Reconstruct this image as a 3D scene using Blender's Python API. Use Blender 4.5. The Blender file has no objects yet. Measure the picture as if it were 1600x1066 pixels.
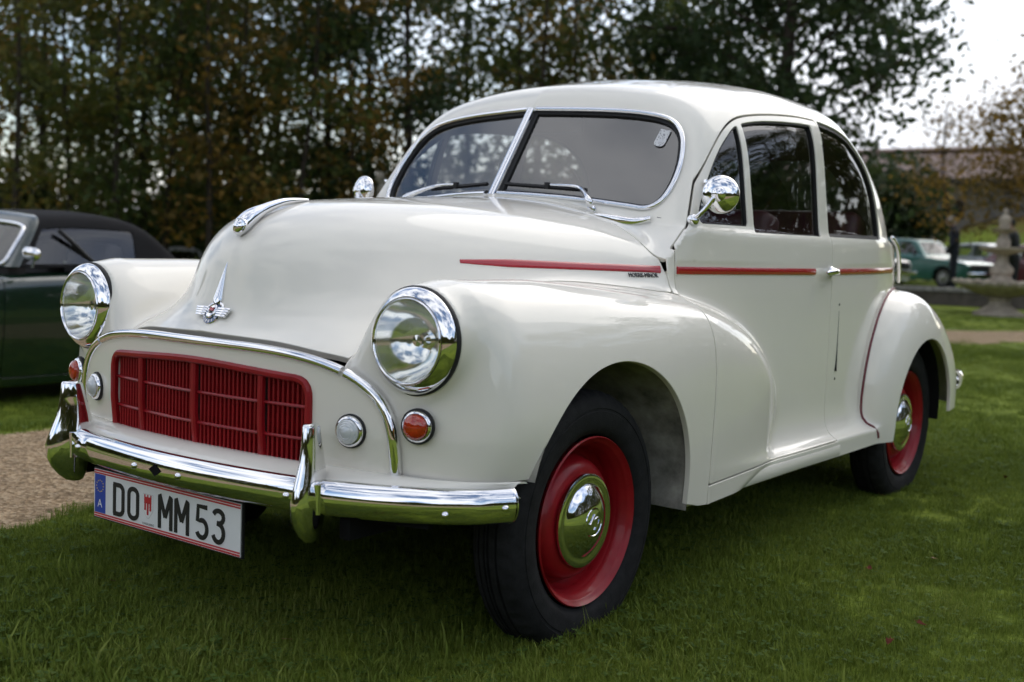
import bpy, bmesh, math, random
import numpy as np
from mathutils import Vector, Matrix
rad = math.radians
random.seed(7); RNG = np.random.default_rng(7)
scene = bpy.context.scene
COL = scene.collection

# ------------------------------------------------------------------ camera
cam_data = bpy.data.cameras.new('camera')
cam_data.sensor_width = 36.0
cam_data.lens = 41.43
cam_data.clip_start = 0.05
cam_data.clip_end = 3000
cam_data.dof.use_dof = True
cam_data.dof.focus_distance = 2.75
cam_data.dof.aperture_fstop = 3.5
cam = bpy.data.objects.new('camera', cam_data)
COL.objects.link(cam)
def cam_matrix(loc, yaw, pitch, roll):
    f = Vector((math.sin(yaw) * math.cos(pitch), math.cos(yaw) * math.cos(pitch), math.sin(pitch)))
    r = Vector((math.cos(yaw), -math.sin(yaw), 0))
    u = r.cross(f)
    r2 = math.cos(roll) * r + math.sin(roll) * u
    u2 = -math.sin(roll) * r + math.cos(roll) * u
    return Matrix(((r2.x, u2.x, -f.x, loc[0]), (r2.y, u2.y, -f.y, loc[1]), (r2.z, u2.z, -f.z, loc[2]), (0, 0, 0, 1)))
cam.matrix_world = cam_matrix((2.1121, -2.2140, 0.9290), -0.6410, -0.0860, 0.0380)
scene.camera = cam
# ------------------------------------------------------------------ sky, sun, exposure
SUN_EL, SUN_AZ = rad(40), rad(2)      # azimuth from +y towards +x: sun behind cloud, beyond the car
world = bpy.data.worlds.new('World'); scene.world = world; world.use_nodes = True
wn = world.node_tree; bg = wn.nodes['Background']; bg.inputs['Strength'].default_value = .115
sky = wn.nodes.new('ShaderNodeTexSky'); sky.sky_type = 'NISHITA'; sky.sun_disc = False
sky.sun_elevation = SUN_EL; sky.sun_rotation = SUN_AZ; sky.altitude = 400; sky.dust_density = 2.0
# broken cloud over the blue
tc = wn.nodes.new('ShaderNodeTexCoord')
mp = wn.nodes.new('ShaderNodeMapping'); mp.inputs['Scale'].default_value = (1, 1, 2.2)
n1 = wn.nodes.new('ShaderNodeTexNoise'); n1.inputs['Scale'].default_value = 2.6; n1.inputs['Detail'].default_value = 8; n1.inputs['Roughness'].default_value = .55; n1.inputs['Distortion'].default_value = .4
cr = wn.nodes.new('ShaderNodeValToRGB'); cr.color_ramp.elements[0].position = .40; cr.color_ramp.elements[1].position = .60
cc = wn.nodes.new('ShaderNodeValToRGB'); cc.color_ramp.elements[0].position = .40; cc.color_ramp.elements[0].color = (9.5, 9.6, 9.9, 1); cc.color_ramp.elements[1].position = .75; cc.color_ramp.elements[1].color = (5.2, 5.4, 5.9, 1)
mx = wn.nodes.new('ShaderNodeMix'); mx.data_type = 'RGBA'
L = wn.links.new
L(tc.outputs['Generated'], mp.inputs['Vector']); L(mp.outputs[0], n1.inputs['Vector']); L(n1.outputs['Fac'], cr.inputs[0]); L(n1.outputs['Fac'], cc.inputs[0])
L(cr.outputs[0], mx.inputs['Factor']); L(sky.outputs[0], mx.inputs['A']); L(cc.outputs[0], mx.inputs['B']); L(mx.outputs['Result'], bg.inputs['Color'])
sun_data = bpy.data.lights.new('sun', 'SUN'); sun_data.energy = .55; sun_data.angle = rad(50); sun_data.color = (1, .95, .88)
sun = bpy.data.objects.new('sun', sun_data); COL.objects.link(sun)
sd = Vector((math.sin(SUN_AZ) * math.cos(SUN_EL), math.cos(SUN_AZ) * math.cos(SUN_EL), math.sin(SUN_EL)))
sun.rotation_euler = sd.to_track_quat('Z', 'Y').to_euler()
vs_ = scene.view_settings; vs_.view_transform = 'Standard'; vs_.look = 'None'; vs_.exposure = 0.70; vs_.gamma = 1.0; vs_.use_curve_mapping = False
scene.cycles.max_bounces = 6; scene.cycles.diffuse_bounces = 2; scene.cycles.glossy_bounces = 4; scene.cycles.transmission_bounces = 4; scene.cycles.transparent_max_bounces = 10
scene.cycles.use_denoising = True; scene.cycles.use_adaptive_sampling = True; scene.cycles.adaptive_threshold = .03
scene.cycles.caustics_reflective = False; scene.cycles.caustics_refractive = False
# ------------------------------------------------------------------ helpers
def tag(o, label=None, cat=None, group=None, kind=None):
    if label: o['label'] = label
    if cat: o['category'] = cat
    if group: o['group'] = group
    if kind: o['kind'] = kind
    return o
def empty(name, loc=(0, 0, 0), rz=0, parent=None):
    o = bpy.data.objects.new(name, None); COL.objects.link(o)
    o.location = loc; o.rotation_euler = (0, 0, rz); o.empty_display_size = .1
    if parent: o.parent = parent
    return o
def mobj(name, V, F, mat, parent=None, smooth=True, N=None, sharp=None, mats=None, mat_idx=None):
    me = bpy.data.meshes.new(name)
    V = np.asarray(V, np.float64)
    me.from_pydata(V.tolist(), [], [list(map(int, f)) for f in F])
    if mats:
        for m in mats: me.materials.append(m)
        me.polygons.foreach_set('material_index', np.asarray(mat_idx, np.int32))
    elif mat: me.materials.append(mat)
    if smooth:
        me.polygons.foreach_set('use_smooth', [True] * len(me.polygons))
        if sharp is not None: me.set_sharp_from_angle(angle=rad(sharp))
    me.update()
    if N is not None: me.normals_split_custom_set_from_vertices(np.asarray(N).tolist())
    o = bpy.data.objects.new(name, me); COL.objects.link(o)
    if parent: o.parent = parent
    return o
class MB:
    """collects pieces of one mesh"""
    def __init__(s): s.v = []; s.f = []; s.m = []
    def add(s, V, F, m=0):
        b = len(s.v); s.v += [tuple(p) for p in np.asarray(V, float).tolist()]
        s.f += [[int(i) + b for i in f] for f in F]; s.m += [m] * len(F); return s
    def box(s, c, d, R=None, m=0):
        V = np.array([(x, y, z) for x in (-.5, .5) for y in (-.5, .5) for z in (-.5, .5)]) * np.array(d)
        if R is not None: V = V @ np.array(R).T
        return s.add(V + np.array(c), [(0, 1, 3, 2), (4, 6, 7, 5), (0, 4, 5, 1), (2, 3, 7, 6), (0, 2, 6, 4), (1, 5, 7, 3)], m)
    def xf(s, M):
        s.v = [tuple(M @ Vector(p)) for p in s.v]; return s
    def build(s, name, mat, parent=None, smooth=True, sharp=35, bevel=0, mats=None):
        o = mobj(name, s.v, s.f, mat, parent, smooth, None, sharp, mats, s.m if mats else None)
        if bevel: bevel_mesh(o, bevel)
        return o
def bevel_mesh(o, w, seg=2, angle=30):
    bm = bmesh.new(); bm.from_mesh(o.data)
    bm.normal_update()
    es = [e for e in bm.edges if len(e.link_faces) == 2 and e.calc_face_angle(0) > rad(angle)]
    bmesh.ops.bevel(bm, geom=es, offset=w, segments=seg, profile=.6, affect='EDGES', clamp_overlap=True)
    bm.to_mesh(o.data); bm.free()
    o.data.polygons.foreach_set('use_smooth', [True] * len(o.data.polygons))
    o.data.set_sharp_from_angle(angle=rad(40))
def lathe(prof, n=48, a0=0, a1=2 * math.pi, caps=False):
    """profile [(r, h)] round the local z axis"""
    full = abs(a1 - a0 - 2 * math.pi) < 1e-6
    k = n if full else n + 1
    V = []; F = []
    for r, h in prof:
        for i in range(k):
            a = a0 + (a1 - a0) * i / n
            V.append((r * math.cos(a), r * math.sin(a), h))
    for j in range(len(prof) - 1):
        for i in range(n):
            i2 = (i + 1) % k
            F.append((j * k + i, j * k + i2, (j + 1) * k + i2, (j + 1) * k + i))
    if caps: F.append(tuple(range(k))[::-1]); F.append(tuple((len(prof) - 1) * k + i for i in range(k)))
    return np.array(V), F
def axis_M(loc, d, up=(0, 0, 1)):
    """matrix taking local z to direction d"""
    z = Vector(d).normalized(); x = Vector(up).cross(z)
    if x.length < 1e-4: x = Vector((1, 0, 0))
    x.normalize(); y = z.cross(x)
    return Matrix(((x.x, y.x, z.x, loc[0]), (x.y, y.y, z.y, loc[1]), (x.z, y.z, z.z, loc[2]), (0, 0, 0, 1)))
def xfV(V, M): 
    V = np.asarray(V, float); A = np.array(M)
    return V @ A[:3, :3].T + A[:3, 3]
def spline(P, n, closed=False):
    """Catmull-Rom resample to n points"""
    P = np.asarray(P, float); k = len(P)
    segs = k if closed else k - 1
    t = np.linspace(0, segs, n, endpoint=not closed)
    i = np.minimum(t.astype(int), segs - 1); u = (t - i)[:, None]
    def g(j): return P[j % k] if closed else np.where((j < 0)[:, None], 2 * P[0] - P[1], np.where((j >= k)[:, None], 2 * P[-1] - P[-2], P[np.clip(j, 0, k - 1)]))
    a, b, c, d = g(i - 1), g(i), g(i + 1), g(i + 2)
    return .5 * (2 * b + (c - a) * u + (2 * a - 5 * b + 4 * c - d) * u ** 2 + (3 * b - a - 3 * c + d) * u ** 3)
def sweep(path, sec, normals=None, closed=False, caps=True, scale=None):
    """sec: closed list of (side, out); out follows normals"""
    P = np.asarray(path, float); n = len(P)
    T = np.roll(P, -1, 0) - np.roll(P, 1, 0)
    if not closed: T[0] = P[1] - P[0]; T[-1] = P[-1] - P[-2]
    T = unit_(T)
    if normals is None:
        Nn = np.zeros_like(P); ref = np.array([0, 0, 1.])
        if abs(T[0] @ ref) > .95: ref = np.array([1., 0, 0])
        cur = ref
        for i in range(n):
            cur = cur - T[i] * (cur @ T[i]); cur = cur / np.linalg.norm(cur); Nn[i] = cur
    else:
        Nn = np.asarray(normals, float); Nn = unit_(Nn - T * (Nn * T).sum(1)[:, None])
    B = np.cross(T, Nn)
    sec = np.asarray(sec, float); k = len(sec)
    sc = np.ones(n) if scale is None else np.asarray(scale, float)
    V = (P[:, None] + sc[:, None, None] * (sec[None, :, 0, None] * B[:, None] + sec[None, :, 1, None] * Nn[:, None])).reshape(-1, 3)
    F = []
    for i in range(n if closed else n - 1):
        i2 = (i + 1) % n
        for j in range(k):
            j2 = (j + 1) % k
            F.append((i * k + j, i2 * k + j, i2 * k + j2, i * k + j2))
    if caps and not closed:
        F.append(tuple(range(k))); F.append(tuple((n - 1) * k + j for j in range(k))[::-1])
    return V, F
def unit_(g): return g / np.maximum(np.linalg.norm(g, axis=-1, keepdims=True), 1e-9)
def circ(r, k=10): return [(r * math.cos(2 * math.pi * i / k), r * math.sin(2 * math.pi * i / k)) for i in range(k)]
def tube(path, r, k=8, closed=False): return sweep(path, circ(r, k), None, closed)
def text_mesh(s, size=1.0, sx=1.0, extrude=.0, offset=0.0):
    cu = bpy.data.curves.new('lettering', 'FONT'); cu.body = s; cu.size = size; cu.extrude = extrude; cu.offset = offset
    cu.align_x = 'CENTER'; cu.align_y = 'CENTER'; cu.resolution_u = 6
    o = bpy.data.objects.new('lettering', cu); COL.objects.link(o)
    dg = bpy.context.evaluated_depsgraph_get()
    me = o.evaluated_get(dg).to_mesh()
    V = np.array([v.co[:] for v in me.vertices]) * [sx, 1, 1]
    F = [tuple(p.vertices) for p in me.polygons]
    o.evaluated_get(dg).to_mesh_clear(); bpy.data.objects.remove(o); bpy.data.curves.remove(cu)
    return V, F

# ------------------------------------------------------------------ materials
MATS = {}
def nodes_of(name):
    m = bpy.data.materials.new(name); m.use_nodes = True
    nt = m.node_tree; b = nt.nodes['Principled BSDF']; MATS[name] = m
    return m, nt, b
def N_(nt, t, **kw):
    n = nt.nodes.new(t)
    for k, v in kw.items():
        if k in n.inputs: n.inputs[k].default_value = v
        else: setattr(n, k, v)
    return n
def mat(name, col, rough=.5, metal=0, spec=.5, coat=0, vary=0, vscale=8, bump=0, bscale=200, rvary=0, emit=None, trans=0, col2=None, sheen=0, coords='Object'):
    """principled with optional noise variation of colour, roughness and relief"""
    m, nt, b = nodes_of(name)
    c = tuple(col) + (1,)
    b.inputs['Base Color'].default_value = c; b.inputs['Roughness'].default_value = rough
    b.inputs['Metallic'].default_value = metal; b.inputs['Specular IOR Level'].default_value = spec
    b.inputs['Coat Weight'].default_value = coat; b.inputs['Coat Roughness'].default_value = .02
    b.inputs['Transmission Weight'].default_value = trans
    if emit: b.inputs['Emission Color'].default_value = c; b.inputs['Emission Strength'].default_value = emit
    tc = N_(nt, 'ShaderNodeTexCoord')
    if vary or col2 or rvary:
        nz = N_(nt, 'ShaderNodeTexNoise', Scale=vscale, Detail=6.0, Roughness=.6)
        nt.links.new(tc.outputs[coords], nz.inputs['Vector'])
        if vary or col2:
            mx = N_(nt, 'ShaderNodeMix', data_type='RGBA')
            a = tuple(max(0, x * (1 - vary)) for x in col) + (1,); d = (tuple(col2) if col2 else tuple(min(1, x * (1 + vary)) for x in col)) + (1,)
            mx.inputs['A'].default_value = a; mx.inputs['B'].default_value = d
            cr = N_(nt, 'ShaderNodeMapRange'); cr.inputs['From Min'].default_value = .3; cr.inputs['From Max'].default_value = .7
            nt.links.new(nz.outputs['Fac'], cr.inputs['Value']); nt.links.new(cr.outputs[0], mx.inputs['Factor'])
            nt.links.new(mx.outputs['Result'], b.inputs['Base Color'])
        if rvary:
            mr = N_(nt, 'ShaderNodeMapRange'); mr.inputs['To Min'].default_value = max(.01, rough - rvary); mr.inputs['To Max'].default_value = rough + rvary
            nt.links.new(nz.outputs['Fac'], mr.inputs['Value']); nt.links.new(mr.outputs[0], b.inputs['Roughness'])
    if bump:
        nb = N_(nt, 'ShaderNodeTexNoise', Scale=bscale, Detail=4.0)
        nt.links.new(tc.outputs[coords], nb.inputs['Vector'])
        bp = N_(nt, 'ShaderNodeBump', Strength=bump, Distance=.01)
        nt.links.new(nb.outputs['Fac'], bp.inputs['Height']); nt.links.new(bp.outputs[0], b.inputs['Normal'])
    return m
def glass_mat(name, tint=(.8, .85, .85), ior=1.5, rough=.0, bumpfn=None):
    """thin pane: fresnel mix of a mirror reflection and a tinted see-through"""
    m = bpy.data.materials.new(name); m.use_nodes = True; nt = m.node_tree; MATS[name] = m
    nt.nodes.remove(nt.nodes['Principled BSDF']); out = nt.nodes['Material Output']
    gl = N_(nt, 'ShaderNodeBsdfGlossy', Roughness=rough); tr = N_(nt, 'ShaderNodeBsdfTransparent')
    gl.inputs['Color'].default_value = (1, 1, 1, 1); tr.inputs['Color'].default_value = tuple(tint) + (1,)
    mx = N_(nt, 'ShaderNodeMixShader')
    # Schlick reflectance of a thin pane, alike from both sides, both faces counted
    r0 = ((ior - 1) / (ior + 1)) ** 2; gm = N_(nt, 'ShaderNodeNewGeometry'); dt = N_(nt, 'ShaderNodeVectorMath', operation='DOT_PRODUCT')
    ab = N_(nt, 'ShaderNodeMath', operation='ABSOLUTE'); om = N_(nt, 'ShaderNodeMath', operation='SUBTRACT'); om.inputs[0].default_value = 1.; pw = N_(nt, 'ShaderNodeMath', operation='POWER'); pw.inputs[1].default_value = 5.
    ml = N_(nt, 'ShaderNodeMath', operation='MULTIPLY_ADD'); ml.inputs[1].default_value = 1 - 1.9 * r0; ml.inputs[2].default_value = 1.9 * r0; ml.use_clamp = True
    l = nt.links.new
    l(gm.outputs['Incoming'], dt.inputs[0]); l(gm.outputs['Normal'], dt.inputs[1]); l(dt.outputs['Value'], ab.inputs[0]); l(ab.outputs[0], om.inputs[1]); l(om.outputs[0], pw.inputs[0]); l(pw.outputs[0], ml.inputs[0])
    l(ml.outputs[0], mx.inputs[0]); l(tr.outputs[0], mx.inputs[1]); l(gl.outputs[0], mx.inputs[2]); l(mx.outputs[0], out.inputs['Surface'])
    if bumpfn:
        bp = bumpfn(nt); l(bp.outputs[0], gl.inputs['Normal'])
    return m

M_PAINT = mat('cream_paint', (.83, .79, .695), rough=.5, spec=.15, coat=1.0, vary=.012, vscale=3)
def weather_paint(m):
    """faint waviness of hand-finished panels and a film of road dust"""
    nt = m.node_tree; b = nt.nodes['Principled BSDF']; tc = N_(nt, 'ShaderNodeTexCoord')
    n1 = N_(nt, 'ShaderNodeTexNoise', Scale=5.5, Detail=2.); nt.links.new(tc.outputs['Object'], n1.inputs['Vector'])
    bp = N_(nt, 'ShaderNodeBump', Strength=.12, Distance=.003); nt.links.new(n1.outputs['Fac'], bp.inputs['Height']); nt.links.new(bp.outputs[0], b.inputs['Coat Normal'])
    n2 = N_(nt, 'ShaderNodeTexNoise', Scale=9., Detail=8., Roughness=.7); nt.links.new(tc.outputs['Object'], n2.inputs['Vector'])
    mr = N_(nt, 'ShaderNodeMapRange'); mr.inputs['From Min'].default_value = .35; mr.inputs['From Max'].default_value = .75; mr.inputs['To Min'].default_value = .008; mr.inputs['To Max'].default_value = .04
    nt.links.new(n2.outputs['Fac'], mr.inputs['Value']); nt.links.new(mr.outputs[0], b.inputs['Coat Roughness'])
weather_paint(M_PAINT)
M_CHROME = mat('chrome', (.83, .83, .84), rough=.045, metal=1, rvary=.03, vscale=40)
M_RED = mat('red_paint', (.27, .007, .012), rough=.4, spec=.25, coat=.2, vary=.15, vscale=20)
M_STRIPE = mat('red_stripe_paint', (.40, .010, .018), rough=.25, coat=.8)
M_PIPING = mat('dark_red_piping', (.13, .008, .014), rough=.45)
M_RUBBER = mat('black_rubber', (.018, .018, .018), rough=.6, spec=.3)
M_TYRE = mat('tyre_rubber', (.013, .013, .0135), rough=.8, spec=.22, vary=.45, vscale=30, bump=.15, bscale=260)
M_BLACK = mat('underbody_black', (.010, .010, .010), rough=.9, spec=.1)
M_DIRTY = mat('wheel_housing_paint', (.42, .40, .35), rough=.7, col2=(.10, .095, .08), vscale=14)
M_LINING = mat('headlining_cloth', (.12, .105, .095), rough=.95, spec=.1)
M_TRIM = mat('dark_interior_trim', (.035, .030, .030), rough=.7)
M_SEAT = mat('maroon_leather', (.085, .022, .030), rough=.45, bump=.2, bscale=60)
M_GLASS = glass_mat('window_glass', (.78, .80, .80), ior=1.52)
M_SCREEN = glass_mat('windscreen_glass', (.72, .74, .76), ior=1.75)
M_WHITE = mat('white_enamel', (.78, .78, .77), rough=.35)
M_INK = mat('black_ink', (.012, .012, .012), rough=.5)
M_BLUE = mat('blue_print', (.02, .06, .36), rough=.4)
M_PLATERED = mat('red_print', (.50, .02, .03), rough=.4)
M_YELLOW = mat('yellow_print', (.75, .55, .05), rough=.4)
# ------------------------------------------------------------------ implicit car body (numpy)
def S(*pts):
    """smooth cubic through (x, y) points, flat-extrapolated"""
    xs = np.array([p[0] for p in pts], float); ys = np.array([p[1] for p in pts], float)
    n = len(xs); h = np.diff(xs); d = np.diff(ys) / h
    m = np.zeros(n)
    for i in range(1, n - 1):            # monotone (Fritsch-Carlson style) with a softer limit
        if d[i - 1] * d[i] <= 0: m[i] = 0
        else:
            w1, w2 = 2 * h[i] + h[i - 1], h[i] + 2 * h[i - 1]
            m[i] = (w1 + w2) / (w1 / d[i - 1] + w2 / d[i])
    m[0] = d[0]; m[-1] = d[-1]
    t = np.linspace(xs[0], xs[-1], 3000)
    k = np.clip(np.searchsorted(xs, t, side='right') - 1, 0, n - 2)
    s = (t - xs[k]) / h[k]
    v = (ys[k] * (1 + 2 * s) * (1 - s) ** 2 + h[k] * m[k] * s * (1 - s) ** 2
         + ys[k + 1] * s * s * (3 - 2 * s) + h[k] * m[k + 1] * s * s * (s - 1))
    ker = np.hanning(121); ker /= ker.sum()          # soften second-derivative jumps so that reflections flow
    v = np.convolve(np.concatenate([np.linspace(v[0] - 60 * (v[1] - v[0]), v[0], 60, endpoint=False), v,
                                    v[-1] + (v[-1] - v[-2]) * np.arange(1, 61)]), ker, 'valid')
    return lambda q: np.interp(q, t, v)
def smin(a, b, k):
    h = np.maximum(k - np.abs(a - b), 0) / k
    return np.minimum(a, b) - h * h * h * k / 6
def smax(a, b, k): return -smin(-a, -b, k)

tub_x = S((-.6, .40), (0, .50), (.49, .612), (.9, .645), (1.35, .660), (1.8, .650), (2.1, .615), (2.4, .535), (2.7, .40), (2.95, .26))
tub_back = S((.2, 2.80), (.4, 2.92), (.6, 2.96), (.8, 2.92), (.95, 2.78), (1.1, 2.6))
bon_top = S((-.6, .985), (-.42, .990), (-.237, 1.003), (0, 1.022), (.3, 1.041), (.49, 1.052), (.9, 1.07))
bon_side = S((-.5, .36), (-.24, .415), (0, .480), (.25, .559), (.49, .635), (.8, .645))
nose_y = S((.60, -.60), (.66, -.575), (.69, -.553), (.715, -.522), (.75, -.497), (.79, -.485), (.86, -.466), (.93, -.428), (1.0, -.35))
nose_c = S((.60, .5), (.66, .55), (.70, .85), (.75, 1.35), (.80, 1.75), (.88, 1.95), (1.0, 1.95))
lip_z = S((0, .699), (.2, .692), (.395, .662), (.6, .62))
wing_out = S((-.5, .732), (-.3, .742), (-.1, .753), (.1, .758), (.3, .757), (.5, .748), (.7, .732), (.9, .706), (1.05, .672), (1.2, .62))
wing_top = S((-.5, .826), (-.3, .841), (-.15, .842), (.02, .834), (.2, .820), (.43, .798), (.6, .770), (.75, .732), (.9, .67), (1.0, .60), (1.1, .5))
wing_tail = S((.2, .55), (.28, .80), (.34, .98), (.46, 1.055), (.58, 1.01), (.70, .87), (.8, .60))
roof_z = S((.60, 1.365), (.75, 1.395), (.9, 1.425), (1.1, 1.460), (1.35, 1.483), (1.6, 1.478), (1.85, 1.430), (2.1, 1.345), (2.3, 1.25), (2.5, 1.13), (2.65, 1.02), (2.8, .90))
green_x = S((.3, .604), (.49, .613), (.6, .619), (.9, .633), (1.35, .646), (1.8, .643), (2.0, .624), (2.2, .574), (2.4, .48), (2.6, .34))

lean = S((.4, .29), (.65, .27), (.95, .17), (1.3, .12), (1.8, .12), (2.4, .14))
wing_n = S((-.5, 2.25), (-.2, 2.35), (.1, 2.7), (.35, 3.3), (.55, 3.8), (.8, 3.6), (1.0, 3.0))
def yfront(x, z): return -.556 + .27 * x * x + .10 * np.maximum(.52 - z, 0)

def f_tub(x, y, z):
    side = x - (tub_x(y) - .30 * np.maximum(z - .80, 0) ** 2 - .10 * np.maximum(.62 - z, 0) ** 2)
    back = (y - (tub_back(z) - 1.0 * x * x)) * .8
    top = z - .972
    f = smax(side, back, .22)
    f = smax(f, top, .035)
    return np.maximum(f, (.462 + 1.25 * np.maximum(z - .895, 0) - y) * .68)
def f_bonnet(x, y, z):
    top = z - (bon_top(y) - .34 * x * x)
    side = (x - (bon_side(y) - .12 * (z - .85))) * .95
    c = nose_c(z)
    nose = (nose_y(z) + c * x * x - y) / np.sqrt(1 + (2 * c * x) ** 2)
    f = smax(top, side, .30)
    f = smax(f, nose, .20)
    return np.maximum(f, y - .472 - 1.45 * np.maximum(z - .885, 0) - 3. * np.maximum(z - .95, 0))
def ell(u, v, a, b, n):
    U = np.abs(u) / a; V = np.abs(v) / b
    q = (U ** n + V ** n + 1e-9) ** (1 / n)
    gx = (U / q) ** (n - 1) / a; gz = (V / q) ** (n - 1) / b
    return (q - 1) / np.sqrt(gx * gx + gz * gz + 1e-9)
WXC = .566
def f_wing(x, y, z):
    zc = .50
    zt = wing_top(y); xo = wing_out(y) - np.maximum(.58 - z, 0) ** 2 * np.interp(y, [-.35, -.1, .3], [1.2, .35, .12])
    a = np.where(x > WXC, np.maximum(xo - WXC, .02), .20)
    sec = ell(x - WXC, np.maximum(z - zc, 0), a, np.maximum(zt - zc, .02), wing_n(y))
    front = yfront(x, z) + 1.3 * np.maximum(x - .585, 0) ** 2 + .012 + .055 * ((z - .54) + np.sqrt((z - .54) ** 2 + .006)) - y
    tail = (y - wing_tail(z)) * .8
    f = smax(sec, front, .10)
    f = smax(f, tail, .10)
    pod = np.sqrt((x - .556) ** 2 + (z - .720) ** 2) - (.110 - .30 * np.maximum(y + .37, 0))
    pod = smax(pod, -.440 - y, .012)
    return smin(f, pod, .05)
def f_panel(x, y, z):
    out = ell(x, np.maximum(z - .44, 0), .530, .240, 3.55)
    f = smax(yfront(x, z) - y, out, .02)
    f = np.maximum(f, y + .02)
    return np.maximum(f, .425 - z)
def f_sill(x, y, z):
    f = smax(x - .698, z - .313, .014)
    return np.maximum(np.maximum(f, .5 - y), y - 1.98)
def f_rwing(x, y, z):
    A = .21
    U = np.abs(x - .553) / A
    V = np.abs(y - 2.215) / np.where(y < 2.215, .425, .525)
    W = np.abs(z - .405) / np.where(z > .405, .388, .34)
    W = np.where(z < .405, W * np.where(y > 2.2, .2, .75), W)
    p = 2.15 - .55 * np.clip((y - 2.15) / .15, 0, 1) * np.clip((z - .35) / .1, 0, 1)
    n = 3.6
    r = (V ** p + W ** p + 1e-9) ** (1 / p)
    q = (U ** n + r ** n + 1e-9) ** (1 / n)
    g = np.sqrt(((U / q) ** (n - 1) / A) ** 2 + ((r / q) ** (n - 1) / .42) ** 2 + 1e-9)
    f = (q - 1) / g
    return f
def f_green(x, y, z):
    top = (z - (roof_z(y) - .26 * x * x - .55 * np.maximum(y - 1.7, 0) * x * x)) * np.interp(y, [1.3, 2.4], [1, .82])
    side = (x - (green_x(y) - .004 - lean(y) * np.maximum(z - .97, 0))) * .96
    ws = (.492 + .210 * x + .674 * (z - 1.05) - y) * .82
    f = smax(top, side, .22)
    f = smax(f, ws, .06)
    return np.maximum(f, .9 - z)
def field(x, y, z):
    x = np.abs(x)
    f = f_tub(x, y, z)
    f = smin(f, f_sill(x, y, z), .16)
    f = smin(f, f_green(x, y, z), .03)
    w = f_wing(x, y, z)
    fb = f_bonnet(x, y, z)
    f = smin(f, fb, .045)
    f = smin(f, w, .07)
    return smin(f, f_rwing(x, y, z), .035)
def grad(P, e=1.5e-3, fn=None):
    fn = fn or field
    g = np.empty_like(P)
    for i in range(3):
        d = np.zeros(3); d[i] = e
        g[:, i] = (fn(*(P + d).T) - fn(*(P - d).T)) / (2 * e)
    return g
def project(P, it=4, fn=None):
    fn = fn or field
    for _ in range(it):
        g = grad(P, fn=fn); v = fn(*P.T)
        P = P - g * np.clip(v / np.maximum((g * g).sum(1), .05), -.01, .01)[:, None]
    return P
def unit(g): return g / np.maximum(np.linalg.norm(g, axis=1, keepdims=True), 1e-9)

def surface_nets(lo, hi, h, fn):
    ax = [np.arange(lo[i], hi[i] + h, h) for i in range(3)]
    F = np.empty([len(a) for a in ax], np.float32)
    X, Z = np.meshgrid(ax[0], ax[2], indexing='ij')
    for j, yy in enumerate(ax[1]):
        F[:, j, :] = fn(X, np.full_like(X, yy), Z)
    neg = F < 0
    c = [neg[i:neg.shape[0] - 1 + i, j:neg.shape[1] - 1 + j, k:neg.shape[2] - 1 + k] for i in (0, 1) for j in (0, 1) for k in (0, 1)]
    s = sum(a.astype(np.int8) for a in c)
    act = (s > 0) & (s < 8)
    idx = -np.ones(act.shape, np.int64); ijk = np.argwhere(act); idx[act] = np.arange(len(ijk))
    acc = np.zeros((len(ijk), 3)); cnt = np.zeros(len(ijk))
    I, J, K = ijk.T
    for axis in range(3):
        o1, o2 = [a for a in range(3) if a != axis]
        for a in (0, 1):
            for b in (0, 1):
                off = [0, 0, 0]; off[o1] = a; off[o2] = b; off2 = list(off); off2[axis] = 1
                fa = F[I + off[0], J + off[1], K + off[2]]; fb = F[I + off2[0], J + off2[1], K + off2[2]]
                m = (fa < 0) != (fb < 0)
                t = np.where(m, fa / np.where(m, fa - fb, 1), 0)
                p = np.zeros((len(ijk), 3)); p[:, o1] = a; p[:, o2] = b; p[:, axis] = t
                acc += np.where(m[:, None], p, 0); cnt += m
    V = np.array(lo) + (ijk + acc / cnt[:, None]) * h
    quads = []
    for axis in range(3):
        o1, o2 = [(1, 2), (2, 0), (0, 1)][axis]
        sl = [slice(1, -1)] * 3; sl[axis] = slice(0, -1)
        sl2 = list(sl); sl2[axis] = slice(1, None)
        A = neg[tuple(sl)]; B = neg[tuple(sl2)]
        e = np.argwhere(A != B)
        if not len(e): continue
        base = e.copy(); base[:, o1] += 1; base[:, o2] += 1
        flip = ~A[tuple(e.T)]
        def cell(d1, d2):
            q = base.copy(); q[:, o1] -= d1; q[:, o2] -= d2
            return idx[tuple(q.T)]
        q = np.stack([cell(1, 1), cell(0, 1), cell(0, 0), cell(1, 0)], 1)
        q[flip] = q[flip][:, ::-1]
        quads.append(q)
    Q = np.concatenate(quads)
    return V, Q
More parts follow.
